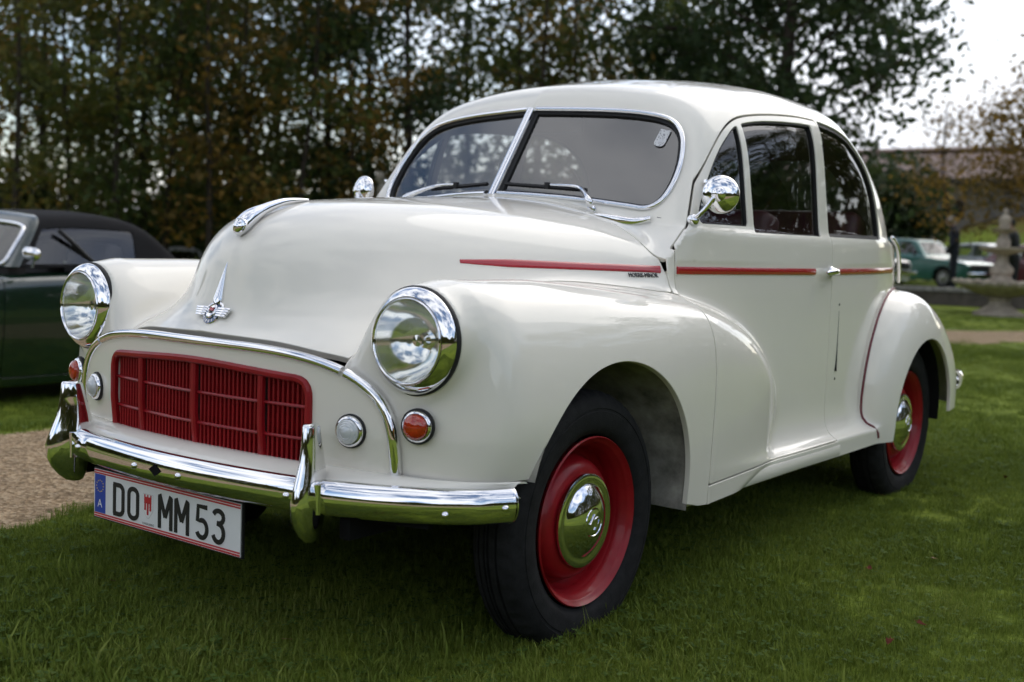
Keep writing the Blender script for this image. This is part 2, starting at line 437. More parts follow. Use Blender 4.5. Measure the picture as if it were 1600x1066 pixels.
# ------------------------------------------------------------------ the saloon car
def poly_sd(P, poly):
    """signed distance to a closed 2-D polygon, negative inside"""
    P = np.asarray(P, float); A = np.asarray(poly, float); B = np.roll(A, -1, 0)
    d2 = np.full(len(P), 1e9); ins = np.zeros(len(P), bool)
    for a, b in zip(A, B):
        e = b - a; w = P - a
        t = np.clip((w @ e) / max(e @ e, 1e-12), 0, 1)
        q = w - t[:, None] * e
        d2 = np.minimum(d2, (q * q).sum(1))
        c = (a[1] > P[:, 1]) != (b[1] > P[:, 1])
        xi = a[0] + (P[:, 1] - a[1]) / np.where(abs(e[1]) > 1e-12, e[1], 1e-12) * e[0]
        ins ^= c & (P[:, 0] < xi)
    return np.where(ins, -1, 1) * np.sqrt(d2)
def rpoly(pts, k=6):
    """polygon with filleted corners: (a, b, r)"""
    out = []; n = len(pts)
    for i in range(n):
        p = np.array(pts[i][:2], float); r = pts[i][2] if len(pts[i]) > 2 else 0
        if r <= 0: out.append(p); continue
        a = np.array(pts[i - 1][:2], float); b = np.array(pts[(i + 1) % n][:2], float)
        u = (a - p); la = np.linalg.norm(u); u /= la; v = (b - p); lb = np.linalg.norm(v); v /= lb
        th = math.acos(np.clip(u @ v, -1, 1)); d = min(r / math.tan(th / 2), .49 * la, .49 * lb)
        p0, p2 = p + u * d, p + v * d
        for t in np.linspace(0, 1, k): out.append((1 - t) ** 2 * p0 + 2 * t * (1 - t) * p + t * t * p2)
    return np.array(out)
def clip(V, T, g):
    """keep g < 0, cutting triangles along g = 0"""
    g = np.where(np.abs(g) < 2e-6, 2e-6, g); ins = g < 0; c = ins[T].sum(1)
    keep = [T[c == 3]]; newV = [V]; base = len(V)
    def edge(a, b):
        lo, hi = np.minimum(a, b), np.maximum(a, b)
        return lo.astype(np.int64) * base + hi
    parts = []; keys = []
    t1 = T[c == 1]; k1 = ins[t1].argmax(1); r = np.arange(len(t1))
    a, b, d = t1[r, k1], t1[r, (k1 + 1) % 3], t1[r, (k1 + 2) % 3]
    t2 = T[c == 2]; k2 = (~ins[t2]).argmax(1); r2 = np.arange(len(t2))
    o, p, q = t2[r2, k2], t2[r2, (k2 + 1) % 3], t2[r2, (k2 + 2) % 3]
    K = np.concatenate([edge(a, b), edge(a, d), edge(o, p), edge(o, q)])
    uq, inv = np.unique(K, return_inverse=True)
    i0, i1 = uq // base, uq % base
    t = g[i0] / (g[i0] - g[i1])
    E = V[i0] + (V[i1] - V[i0]) * t[:, None]
    inv = inv + base; n1, n2 = len(a), len(o)
    ab, ad, op, oq = inv[:n1], inv[n1:2 * n1], inv[2 * n1:2 * n1 + n2], inv[2 * n1 + n2:]
    TT = np.concatenate([T[c == 3], np.stack([a, ab, ad], 1), np.stack([op, p, q], 1), np.stack([op, q, oq], 1)])
    return compact(np.concatenate([V, E]), TT)
def compact(V, T):
    u, inv = np.unique(T, return_inverse=True)
    return V[u], inv.reshape(T.shape)
def boundary(T):
    E = np.concatenate([T[:, [0, 1]], T[:, [1, 2]], T[:, [2, 0]]])
    n = int(T.max()) + 1
    key = E.min(1).astype(np.int64) * n + E.max(1)
    u, idx, cnt = np.unique(key, return_index=True, return_counts=True)
    return E[idx[cnt == 1]]
def finish(name, V, T, material, parent, flange=.012, mode='half', offset=0.0, flip=False, proj=True, side=1, normal_fn=None, fn=None):
    """panel mesh with exact surface normals, a turned-in edge, and mirroring: half / center"""
    if len(T) == 0: return None
    if proj:
        c0 = np.abs(V[:, 0]) < 1e-4
        V = project(V, 2, fn); V[c0, 0] = 0
    N = unit(grad(V, fn=fn)) if normal_fn is None else normal_fn(V)
    if offset: V = V - N * offset
    n0 = len(V)
    faces = [T]; VV = [V]; NN = [N]
    if flange:
        B = boundary(T)
        mid0 = (np.abs(V[B[:, 0], 0]) < 1e-4) & (np.abs(V[B[:, 1], 0]) < 1e-4)
        B = B[~mid0]
        vs, inv = np.unique(B, return_inverse=True); B2 = inv.reshape(B.shape)
        d = unit(V[B[:, 1]] - V[B[:, 0]]); outw = np.cross(d, N[B[:, 0]])
        on = np.zeros((len(vs), 3)); np.add.at(on, B2[:, 0], outw); np.add.at(on, B2[:, 1], outw); on = unit(on)
        k = len(vs); lip = min(.0025, flange * .3)
        r0 = V[vs]; r1 = V[vs] - N[vs] * lip + on * lip * .6; r2 = V[vs] - N[vs] * flange + on * lip * .6
        base = n0
        VV += [r0, r1, r2]; NN += [unit(N[vs] * .8 + on * .6), on, on]
        q = []
        for j in range(2):
            s0, s1 = base + j * k, base + (j + 1) * k
            A, Bq, C, D = s0 + B2[:, 1], s0 + B2[:, 0], s1 + B2[:, 0], s1 + B2[:, 1]
            q += [np.stack([A, Bq, C], 1), np.stack([A, C, D], 1)]
        faces += q
    V = np.concatenate(VV); N = np.concatenate(NN); T = np.concatenate(faces)
    if flip: T = T[:, ::-1]; N = -N
    if mode == 'center':
        n = len(V); c0 = np.abs(V[:, 0]) < 1e-4
        mp = np.arange(n) + n; mp[c0] = np.arange(n)[c0]
        N = N.copy(); N[c0, 0] = 0
        T = np.concatenate([T, mp[T][:, ::-1]]); V = np.concatenate([V, V * [-1, 1, 1]]); N = np.concatenate([N, N * [-1, 1, 1]])
        V, T2 = V, T
        u, inv = np.unique(T, return_inverse=True); V, N, T = V[u], N[u], inv.reshape(T.shape)
        return mobj(name, V, T, material, parent, True, unit(N))
    if side < 0: V = V * [-1, 1, 1]; N = N * [-1, 1, 1]; T = T[:, ::-1]
    return mobj(name, V, T, material, parent, True, unit(N))

car = empty('vintage_saloon_car')
tag(car, 'cream vintage two-door saloon with red grille and red wheels on the lawn', 'car')

# ---- raw surface of the whole body (left half), triangulated
BV, BQ = surface_nets((-.03, -.64, .24), (.80, 3.06, 1.54), .0105, field)
BV = project(BV, 4)
d1 = np.linalg.norm(BV[BQ[:, 0]] - BV[BQ[:, 2]], axis=1); d2 = np.linalg.norm(BV[BQ[:, 1]] - BV[BQ[:, 3]], axis=1)
BT = np.where((d1 <= d2)[:, None, None], np.stack([BQ[:, [0, 1, 2]], BQ[:, [0, 2, 3]]], 1), np.stack([BQ[:, [0, 1, 3]], BQ[:, [1, 2, 3]]], 1)).reshape(-1, 3)
BV, BT = clip(BV, BT, -BV[:, 0]); BV[np.abs(BV[:, 0]) < 1e-4, 0] = 0
# lower edge of the bodywork
def z_low(y): return np.interp(y, [-.6, -.20, -.10, .30, .36, .44, .50, 1.85, 1.93, 2.30, 2.42, 2.7, 3.1], [.445, .440, .30, .30, .292, .274, .268, .266, .268, .30, .325, .335, .36])
BV, BT = clip(BV, BT, z_low(BV[:, 1]) - BV[:, 2])

# ---- outlines (metres: y along the car from the front axle, z up, x half width)
ARCH_F = (.040, .332, .335); ARCH_R = (2.188, .340, .282)
DOOR = np.concatenate([[(.492, .318), (.492, .60)], spline([(.492, .88), (.500, .935), (.534, .985), (.605, 1.055), (.690, 1.138), (.775, 1.214), (.850, 1.268), (.925, 1.302), (1.02, 1.321), (1.14, 1.334), (1.28, 1.343), (1.425, 1.346)], 60), [(1.434, 1.338), (1.440, .97), (1.452, .318)]])
VENT = np.concatenate([[(.634, .990), (.884, .990), (.914, 1.279)], spline([(.905, 1.279), (.868, 1.259), (.785, 1.198), (.700, 1.112), (.640, 1.040), (.622, 1.005), (.628, .992)], 30)])
PANE = np.concatenate([rpoly([(.904, .974, .005), (1.366, .974, .005), (1.376, 1.326, .012), (1.37, 1.3262, 0)]), spline([(1.36, 1.326), (1.2, 1.319), (1.05, 1.307), (.955, 1.292), (.936, 1.286)], 16)])
QUARTER = np.concatenate([rpoly([(1.446, 1.335, 0), (1.430, 1.20, 0), (1.418, .975, .006), (1.92, .975, 0)]), spline([(1.938, .976), (1.950, .985), (1.945, 1.035), (1.920, 1.130), (1.872, 1.210), (1.80, 1.272), (1.71, 1.313), (1.60, 1.337), (1.47, 1.347), (1.448, 1.345)], 50)])
SCREEN = spline([(.010, 1.058), (.10, 1.056), (.20, 1.051), (.31, 1.042), (.41, 1.031), (.468, 1.026), (.500, 1.045), (.515, 1.085), (.517, 1.135), (.508, 1.185), (.492, 1.228), (.466, 1.262), (.425, 1.286), (.35, 1.302), (.25, 1.311), (.12, 1.316), (.010, 1.318)], 110)
def g_arch(P):
    f = ARCH_F[2] - np.hypot(P[:, 1] - ARCH_F[0], P[:, 2] - ARCH_F[1])
    r = ARCH_R[2] - np.hypot(P[:, 1] - ARCH_R[0], (P[:, 2] - ARCH_R[1]))
    # arch sides drop straight below the axle line
    f = np.where(P[:, 2] < ARCH_F[1], ARCH_F[2] - np.abs(P[:, 1] - ARCH_F[0]), f)
    r = np.where(P[:, 2] < ARCH_R[1], ARCH_R[2] - np.abs(P[:, 1] - ARCH_R[0]), r)
    return np.where(P[:, 0] > .45, np.maximum(f, r), -1.)
def g_front(P, n): return np.where(P[:, 0] > n, -1., 1.)
BV, BT = clip(BV, BT, g_arch(BV))
def fields(P):
    x, y, z = np.abs(P[:, 0]), P[:, 1], P[:, 2]
    return f_wing(x, y, z), f_bonnet(x, y, z), f_panel(x, y, z), f_rwing(x, y, z), np.minimum(np.minimum(f_tub(x, y, z), f_sill(x, y, z)), f_green(x, y, z))
GAP = .0033
def r_bonnet(P): w, b, p, r, t = fields(P); return np.maximum(np.maximum(b - w, lip_z(P[:, 0]) - P[:, 2]), P[:, 1] - .458)
def r_wing(P): w, b, p, r, t = fields(P); return np.maximum(np.maximum(w - b, w - t), P[:, 1] - .4905)
def r_rwing(P):
    w, b, p, r, t = fields(P)
    return np.maximum(r - t, 1.6 - P[:, 1])
def side_x(y, z): return np.minimum(np.where(z < .97, tub_x(y) - .30 * np.maximum(z - .80, 0) ** 2, 9.), green_x(y) - .004 - lean(y) * np.maximum(z - .97, 0)) * np.where(z < .80, 0, 1)
def r_door(P): return np.where(P[:, 0] > .35, np.maximum(poly_sd(P[:, 1:], DOOR), np.where(P[:, 1] < .80, side_x(P[:, 1], P[:, 2]) - .016 - P[:, 0], -1.)), 1.)
def r_win(P, poly): return np.where((P[:, 0] > .35) & (P[:, 1] > .45), poly_sd(P[:, 1:], poly), 1.)
def r_screen(P): return np.where((P[:, 1] < .85) & (P[:, 2] > 1.0), poly_sd(P[:, [0, 2]], SCREEN), 1.)
def r_back(P): return np.where((P[:, 1] > 1.95) & (P[:, 2] > 1.0), ((P[:, 0] / .37) ** 4 + ((P[:, 2] - 1.195) / .105) ** 4) ** .25 * .1 - .1, 1.)

p_bonnet = clip(BV, BT, r_bonnet(BV) + GAP)
p_wing = clip(BV, BT, r_wing(BV) + GAP)
p_wing = clip(*p_wing, np.where(p_wing[0][:, 1] < -.30, .098 - np.hypot(p_wing[0][:, 0] - .556, p_wing[0][:, 2] - .720), -1.))
p_rwing = clip(BV, BT, r_rwing(BV) + .0006)
p_door = clip(BV, BT, r_door(BV) + GAP); p_door = clip(*p_door, -(r_wing(p_door[0])))
rest = clip(BV, BT, -r_bonnet(BV) + GAP); rest = clip(*rest, -r_wing(rest[0]) + GAP); rest = clip(*rest, .3 - rest[0][:, 1])
rest = clip(*rest, -r_rwing(rest[0]) + .0006); rest = clip(*rest, -r_door(rest[0]) + GAP)
# glass is cut out of the panels
whole = clip(BV, BT, .93 - BV[:, 2])
glass_vent = clip(*whole, r_win(whole[0], VENT)); glass_pane = clip(*whole, r_win(whole[0], PANE)); glass_quarter = clip(*whole, r_win(whole[0], QUARTER))
glass_screen = clip(*whole, r_screen(whole[0])); glass_back = clip(*whole, r_back(whole[0]))
p_door = clip(*p_door, -r_win(p_door[0], VENT)); p_door = clip(*p_door, -r_win(p_door[0], PANE))
rest = clip(*rest, -r_win(rest[0], QUARTER)); rest = clip(*rest, -r_screen(rest[0])); rest = clip(*rest, -r_back(rest[0]))
# radiator grille opening
def r_grille(P): return np.where(P[:, 1] < -.4, poly_sd(P[:, [0, 2]], GRILLE), 1.)
GRILLE = rpoly([(-.335, .436, .004), (.335, .436, .004), (.335, .622, .035), (0, .640, 2), (-.335, .622, .035)])
gx = np.linspace(0, .535, 60); gz = np.linspace(.425, .69, 34)
GX, GZ = np.meshgrid(gx, gz, indexing='ij'); PV = np.stack([GX.ravel(), yfront(GX.ravel(), GZ.ravel()), GZ.ravel()], 1)
ii = (np.arange(59)[:, None] * 34 + np.arange(33)[None]).ravel(); PT = np.concatenate([np.stack([ii, ii + 34, ii + 35], 1), np.stack([ii, ii + 35, ii + 1], 1)])
PV, PT = clip(PV, PT, ell(PV[:, 0], np.maximum(PV[:, 2] - .44, 0), .530, .240, 3.55))
PV, PT = clip(PV, PT, -r_grille(PV)); PV[np.abs(PV[:, 0]) < 1e-4, 0] = 0

bonnet = finish('bonnet', *p_bonnet, M_PAINT, car, .016, 'center')
def panel_normal(P): 
    e = 1e-4; gx_ = (yfront(P[:, 0] + e, P[:, 2]) - yfront(P[:, 0] - e, P[:, 2])) / (2 * e); gz_ = (yfront(P[:, 0], P[:, 2] + e) - yfront(P[:, 0], P[:, 2] - e)) / (2 * e)
    return unit(np.stack([gx_, -np.ones(len(P)), gz_], 1))
grille_panel = finish('grille_panel', PV, PT, M_PAINT, car, .012, 'center', proj=False, normal_fn=panel_normal)
body = finish('body_shell', *rest, M_PAINT, car, .014, 'center')
for s in (1, -1):
    finish('front_wing', *p_wing, M_PAINT, car, .014, 'half', side=s)
    finish('rear_wing', *p_rwing, M_PAINT, car, .012, 'half', side=s)
door_l = finish('door', *p_door, M_PAINT, car, .014, 'half', side=1)
door_r = finish('door', *p_door, M_PAINT, car, .014, 'half', side=-1)
# headlining and inner trim: the cabin surface again, set inwards, without the windows
inner = clip(BV, BT, np.maximum(.90 - BV[:, 2], .50 - BV[:, 1]))
for fn in (lambda P: r_win(P, VENT), lambda P: r_win(P, PANE), lambda P: r_win(P, QUARTER), r_screen, r_back): inner = clip(*inner, -fn(inner[0]) - .004)
finish('headlining', *inner, M_LINING, car, 0, 'center', offset=.020, flip=True)
for s in (1, -1):
    d_ = door_l if s > 0 else door_r
    finish('quarterlight_pane', *glass_vent, M_GLASS, d_, 0, 'half', offset=.010, side=s)
    finish('window_pane', *glass_pane, M_GLASS, d_, 0, 'half', offset=.012, side=s)
    finish('quarter_window', *glass_quarter, M_GLASS, car, 0, 'half', offset=.014, side=s)
    finish('windscreen_pane', *glass_screen, M_SCREEN, car, 0, 'half', offset=.010, side=s)
finish('rear_window', *glass_back, M_GLASS, car, 0, 'center', offset=.010)

def on_body(P, it=6):
    P = project(np.asarray(P, float), it); return P, unit(grad(P))
def slide_z(P):
    P = np.array(P, float)
    for _ in range(30): P[:, 2] -= np.clip(field(*P.T), -.02, .02)
    return P, unit(grad(P))
def lay(name, P, sec, material, parent, lift=0.0, closed=False, scale=None, sides=(1, -1)):
    """sweep a section along a line lying on the body"""
    P, N = on_body(P); P = P + N * lift
    V, F = sweep(P, sec, N, closed, True, scale)
    for s in sides:
        mobj(name, V * [s, 1, 1], F if s > 0 else [f[::-1] for f in F], material, parent, True, None, 50)
def on_poly(poly, kind, x0=.6):
    P = np.asarray(poly, float)
    L = np.linalg.norm(np.roll(P, -1, 0) - P, axis=1); cum = np.concatenate([[0], np.cumsum(L)])
    n = max(24, int(cum[-1] / .012)); t = np.linspace(0, cum[-1], n, endpoint=False)
    PP = np.concatenate([P, P[:1]]); q = np.stack([np.interp(t, cum, PP[:, i]) for i in (0, 1)], 1)
    if kind == 'side': P3 = np.stack([np.full(n, x0), q[:, 0], q[:, 1]], 1)
    else: P3 = np.stack([q[:, 0], .492 + .21 * q[:, 0] + .674 * (q[:, 1] - 1.05), q[:, 1]], 1)
    # slide along x (side) or y (front) onto the surface so the outline stays true
    ax = 0 if kind == 'side' else 1
    for _ in range(25):
        f = field(*P3.T); e = np.zeros(3); e[ax] = 1e-3
        d = (field(*(P3 + e).T) - field(*(P3 - e).T)) / 2e-3
        P3[:, ax] -= np.clip(f / np.where(np.abs(d) > .2, d, np.where(ax == 0, 1., -1.)), -.02, .02)
    return P3
half = lambda w, h: [(-w, -.002), (-w * .9, h * .55), (-w * .5, h * .92), (0, h), (w * .5, h * .92), (w * .9, h * .55), (w, -.002)]
# window rubbers and bright frames
for poly, nm, dep in ((VENT, 'quarterlight_seal', .004), (PANE, 'window_seal', .006)):
    P3 = on_poly(poly, 'side'); N3 = unit(grad(P3))
    V, F = sweep(P3 - N3 * .008, [(-.006, -.006), (-.006, .004), (.005, .004), (.005, -.006)], N3, True)
    for s, d_ in ((1, door_l), (-1, door_r)): mobj(nm, V * [s, 1, 1], F if s > 0 else [f[::-1] for f in F], M_RUBBER, d_, True, None, 40)
P3 = on_poly(QUARTER, 'side'); N3 = unit(grad(P3))
V, F = sweep(P3 - N3 * .010, [(-.016, -.006), (-.016, .004), (.008, .006), (.008, -.006)], N3, True)
for s in (1, -1): mobj('quarter_window_seal', V * [s, 1, 1], F if s > 0 else [f[::-1] for f in F], M_RUBBER, car, True, None, 40)
P3 = on_poly(SCREEN, 'front'); N3 = unit(grad(P3)); N3[:] = unit(np.array([[.16, -.82, .55]]))
V, F = sweep(P3 - N3 * .006, [(-.015, -.006), (-.015, .003), (.006, .004), (.006, -.006)], N3, True)
for s in (1, -1): mobj('windscreen_seal', V * [s, 1, 1], F if s > 0 else [f[::-1] for f in F], M_RUBBER, car, True, None, 40)
k = P3[:, 0] > .0101
P3b = P3[k]; i0 = int(np.argmax(np.linalg.norm(np.roll(P3b, 1, 0) - P3b, axis=1))); P3b = np.roll(P3b, -i0, 0)
V, F = sweep(P3b + N3[0] * .002, circ(.0075, 8), np.repeat(N3[:1], len(P3b), 0), False)
for s in (1, -1): mobj('windscreen_frame', V * [s, 1, 1], F if s > 0 else [f[::-1] for f in F], M_CHROME, car, True, None, 60)
c0 = np.array([0, .488, 1.054]); c1 = np.array([0, .668, 1.320])
V, F = sweep([c0 + (c1 - c0) * t for t in np.linspace(0, 1, 8)], [(-.013, -.008), (-.012, .002), (-.006, .007), (.006, .007), (.012, .002), (.013, -.008)], np.repeat([[0, -.82, .57]], 8, 0))
mobj('windscreen_divider', V, F, M_CHROME, car, True, None, 40)

# red side strips
def stripe(y0, y1, z0, z1, parent_l, parent_r, taper=False):
    n = 40; y = np.linspace(y0, y1, n); z = np.linspace(z0, z1, n)
    x = np.where(y < .46, bon_side(y), tub_x(y))
    P = np.stack([x, y, z], 1)
    for _ in range(25): P[:, 0] -= np.clip(field(*P.T), -.02, .02)
    N = unit(grad(P))
    sc = np.ones(n)
    if taper: sc = np.clip(.45 + (y - y0) / .12 * .55, 0, 1)
    V, F = sweep(P, half(.0105, .005), N, False, True, sc)
    for s, pr in ((1, parent_l), (-1, parent_r)):
        mobj('side_strip', V * [s, 1, 1], F if s > 0 else [f[::-1] for f in F], M_STRIPE, pr, True, None, 50)
stripe(-.105, .450, .874, .866, bonnet, bonnet, True)
stripe(.500, 1.300, .865, .864, door_l, door_r)
stripe(1.482, 2.16, .864, .868, car, car)
# rear wing piping: the line where wing and body meet
def piping_line():
    out = []
    for a in np.linspace(rad(228), rad(62), 60):
        # march outwards from the wing centre in the side plane until wing and body fields agree
        dy, dz = math.cos(a), math.sin(a)
        rr = np.linspace(.12, .62, 400)
        y = 2.20 + rr * dy; z = .42 + rr * dz
        x = np.full_like(y, .60)
        for _ in range(30):
            f = field(x, y, z); x = x - np.clip(f, -.02, .02)
        P = np.stack([x, y, z], 1); w, b, p, r, t = fields(P)
        i = np.argmax((r - t) > 0)
        if i > 0 and z[i] > .285: out.append(P[i])
    return np.array(out)
PL = piping_line(); PL = PL[PL[:, 2] > .283]
for _ in range(2): PL[1:-1] = (PL[:-2] + 2 * PL[1:-1] + PL[2:]) / 4
PLp, PLn = on_body(PL)
V, F = sweep(PLp, circ(.005, 8), PLn)
for s in (1, -1): mobj('wing_piping', V * [s, 1, 1], F if s > 0 else [f[::-1] for f in F], M_PIPING, car, True, None, 60)
# sill finisher strip under the door
P = np.stack([np.full(30, .70), np.linspace(.47, 1.47, 30), np.full(30, .300)], 1)
V, F = sweep(np.stack([np.full(30, .7005), np.linspace(.44, 1.475, 30), np.linspace(.283, .287, 30)], 1), [(-.020, -.006), (-.020, .004), (-.015, .008), (.015, .008), (.020, .004), (.020, -.006)], np.repeat([[1, 0, 0]], 30, 0))
for s in (1, -1): mobj('sill_strip', V * [s, 1, 1], F if s > 0 else [f[::-1] for f in F], M_PAINT, car, True, None, 40)

# ---- underbody, floor and wheel housings
u = MB(); u.box((0, 1.2, .315), (1.20, 2.9, .03)); u.box((0, .0, .52), (.72, .85, .20)); u.box((0, .46, .62), (1.1, .04, .55)); u.box((0, 2.25, .5), (.9, .9, .2))
u.build('floor_pan', M_BLACK, car, False)
for (yc, zc, r), xin, xo, nm in ((ARCH_F, .40, .742, 'front'), (ARCH_R, .42, .715, 'rear')):
    n = 28; V = []; F = []
    for i in range(n + 1):
        a = (-.18 + (math.pi * .90 + .18) * i / n); V += [(xo, yc + (r + .003) * math.cos(a), zc + (r + .003) * math.sin(a)), (xin, yc + (r + .004) * math.cos(a), zc + (r + .004) * math.sin(a))]
    for i in range(n): F.append((2 * i, 2 * i + 1, 2 * i + 3, 2 * i + 2))
    b = len(V); V.append((xin, yc, zc)); 
    for i in range(n): F.append((2 * i + 1, b, 2 * i + 3))
    for s in (1, -1): mobj('wheel_housing', np.array(V) * [s, 1, 1], F, M_DIRTY if nm == 'front' else M_BLACK, car, True, None, 40)

# ---- wheels
def build_wheel():
    w = empty('wheel', parent=car)
    R, hw = .2965, .070
    prof = [(.196, -.052), (.200, -.060), (.215, -.068), (.245, -.072), (.268, -.069), (.283, -.061), (.291, -.052), (.2955, -.042), (R, -.030), (.2905, -.029), (.2905, -.024), (R, -.023), (R + .001, -.009), (.2905, -.008), (.2905, -.003), (R + .001, -.002),
            (R + .001, .002), (.2905, .003), (.2905, .008), (R + .001, .009), (R, .023), (.2905, .024), (.2905, .029), (R, .030), (.2955, .042), (.291, .052), (.283, .061), (.268, .069), (.258, .0712), (.257, .0698), (.252, .0700), (.251, .0716), (.245, .072), (.225, .070), (.215, .068), (.200, .060), (.196, .052)]
    prof = [(r_, h_ * .72 if h_ < 0 else h_) for r_, h_ in prof]
    V, F = lathe(prof, 144)
    # cut sipes into the tread shoulders
    ang = np.arctan2(V[:, 1], V[:, 0]); rr = np.hypot(V[:, 0], V[:, 1]); k = np.round(ang / (2 * math.pi / 144)).astype(int)
    cut = (k % 3 == 0) & (rr > .2885) & (np.abs(V[:, 2]) > .031) & (np.abs(V[:, 2]) < .056)
    sc = np.where(cut, (rr - .006) / rr, 1); V[:, 0] *= sc; V[:, 1] *= sc
    t = mobj('tyre', V, F, M_TYRE, w, True, None, 38)
    V, F = lathe([(.150, -.04), (.180, -.045), (.190, -.050), (.1925, -.048), (.1925, -.042), (.186, -.036), (.176, -.030), (.165, -.020), (.165, .020), (.176, .046), (.184, .051), (.1915, .057), (.194, .064), (.1915, .0675), (.1885, .0645), (.185, .0590), (.1815, .0575), (.1785, .0535), (.1765, .0480), (.1735, .0450), (.1700, .0330), (.1655, .0120), (.1610, -.0060), (.1540, -.0110), (.1470, -.0060), (.1420, .0080), (.1380, .0220), (.1310, .0330), (.1200, .0400), (.1050, .0430), (.060, .043), (.0, .043)], 96)
    mobj('rim', V, F, M_RED, w, True, None, 50)
    V, F = lathe([(.094, .040), (.1055, .046), (.1080, .050), (.1072, .0545), (.1030, .0565), (.0955, .0565), (.0875, .0545), (.0845, .0548), (.080, .0585), (.068, .0660), (.053, .0725), (.037, .0770), (.0335, .0775), (.0325, .0795), (.0305, .0800), (.0290, .0785), (.018, .0800), (.0, .0803)], 96)
    h = mobj('hubcap', V, F, M_CHROME, w, True, None, 40)
    m = MB()
    for sx in (-1, 1): m.box((sx * .0125, 0, .0810), (.0045, .027, .004))
    for sx in (-1, 1):
        c, s_ = math.cos(sx * .62), math.sin(sx * .62)
        m.box((sx * .0062, .003, .0810), (.0045, .026, .0039), [[c, -s_, 0], [s_, c, 0], [0, 0, 1]])
    m.build('hubcap_emblem', M_CHROME, w, True, 30)
    return w
wheel0 = build_wheel()
def place_wheel(w, x, y, spin, steer=0):
    sgn = 1 if x > 0 else -1
    w.matrix_local = Matrix.Translation((x, y, .3005)) @ Matrix.Rotation(steer, 4, 'Z') @ Matrix.Rotation(sgn * math.pi / 2, 4, 'Y') @ Matrix.Rotation(spin, 4, 'Z')
def copy_kids(o, w):
    for c in list(o.children):
        d = c.copy(); COL.objects.link(d); d.parent = w; d.matrix_local = c.matrix_local.copy()
for i, (x, y, sp, st) in enumerate([(.632, 0, .9, rad(0)), (-.632, 0, 2., 0), (.618, 2.184, 2.45, 0), (-.618, 2.184, .4, 0)]):
    if i == 0: w = wheel0
    else:
        w = wheel0.copy(); COL.objects.link(w); w.parent = car; copy_kids(wheel0, w)
    place_wheel(w, x, y, sp, st)

# ---- headlights and lamps
def flute_bump(nt):
    tc = N_(nt, 'ShaderNodeTexCoord'); mp = N_(nt, 'ShaderNodeMapping'); nt.links.new(tc.outputs['Object'], mp.inputs['Vector'])
    wv = N_(nt, 'ShaderNodeTexWave', Scale=55.0, Distortion=.6); wv.bands_direction = 'X'
    nt.links.new(mp.outputs[0], wv.inputs['Vector'])
    nz = N_(nt, 'ShaderNodeTexNoise', Scale=28.0); nt.links.new(mp.outputs[0], nz.inputs['Vector'])
    ad = N_(nt, 'ShaderNodeMath', operation='ADD'); nt.links.new(wv.outputs['Fac'], ad.inputs[0]); nt.links.new(nz.outputs['Fac'], ad.inputs[1])
    b = N_(nt, 'ShaderNodeBump', Strength=.30, Distance=.003); nt.links.new(ad.outputs[0], b.inputs['Height']); return b
M_LENS = glass_mat('fluted_lens_glass', (.93, .94, .93), 1.5, .02, flute_bump)
M_REFLECT = mat('lamp_reflector', (.90, .90, .88), rough=.12, metal=1)
M_AMBER = mat('amber_red_lens', (.42, .030, .006), rough=.12, coat=1, vary=.3, vscale=60)
M_CLEAR = mat('clear_lens', (.62, .64, .64), rough=.12, coat=1, spec=.8)
def lamp(name, c, d, parts, parent=car):
    e = empty(name, parent=parent); M = axis_M(c, d)
    for nm, prof, m, sh, seg in parts:
        V, F = lathe(prof, seg); mobj(nm, xfV(V, M), F, m, e, True, None, sh)
    return e, M
dome = lambda r, h0, h1, n=10: [(r * math.cos(t), h0 + (h1 - h0) * math.sin(t)) for t in np.linspace(0, math.pi / 2, n)]
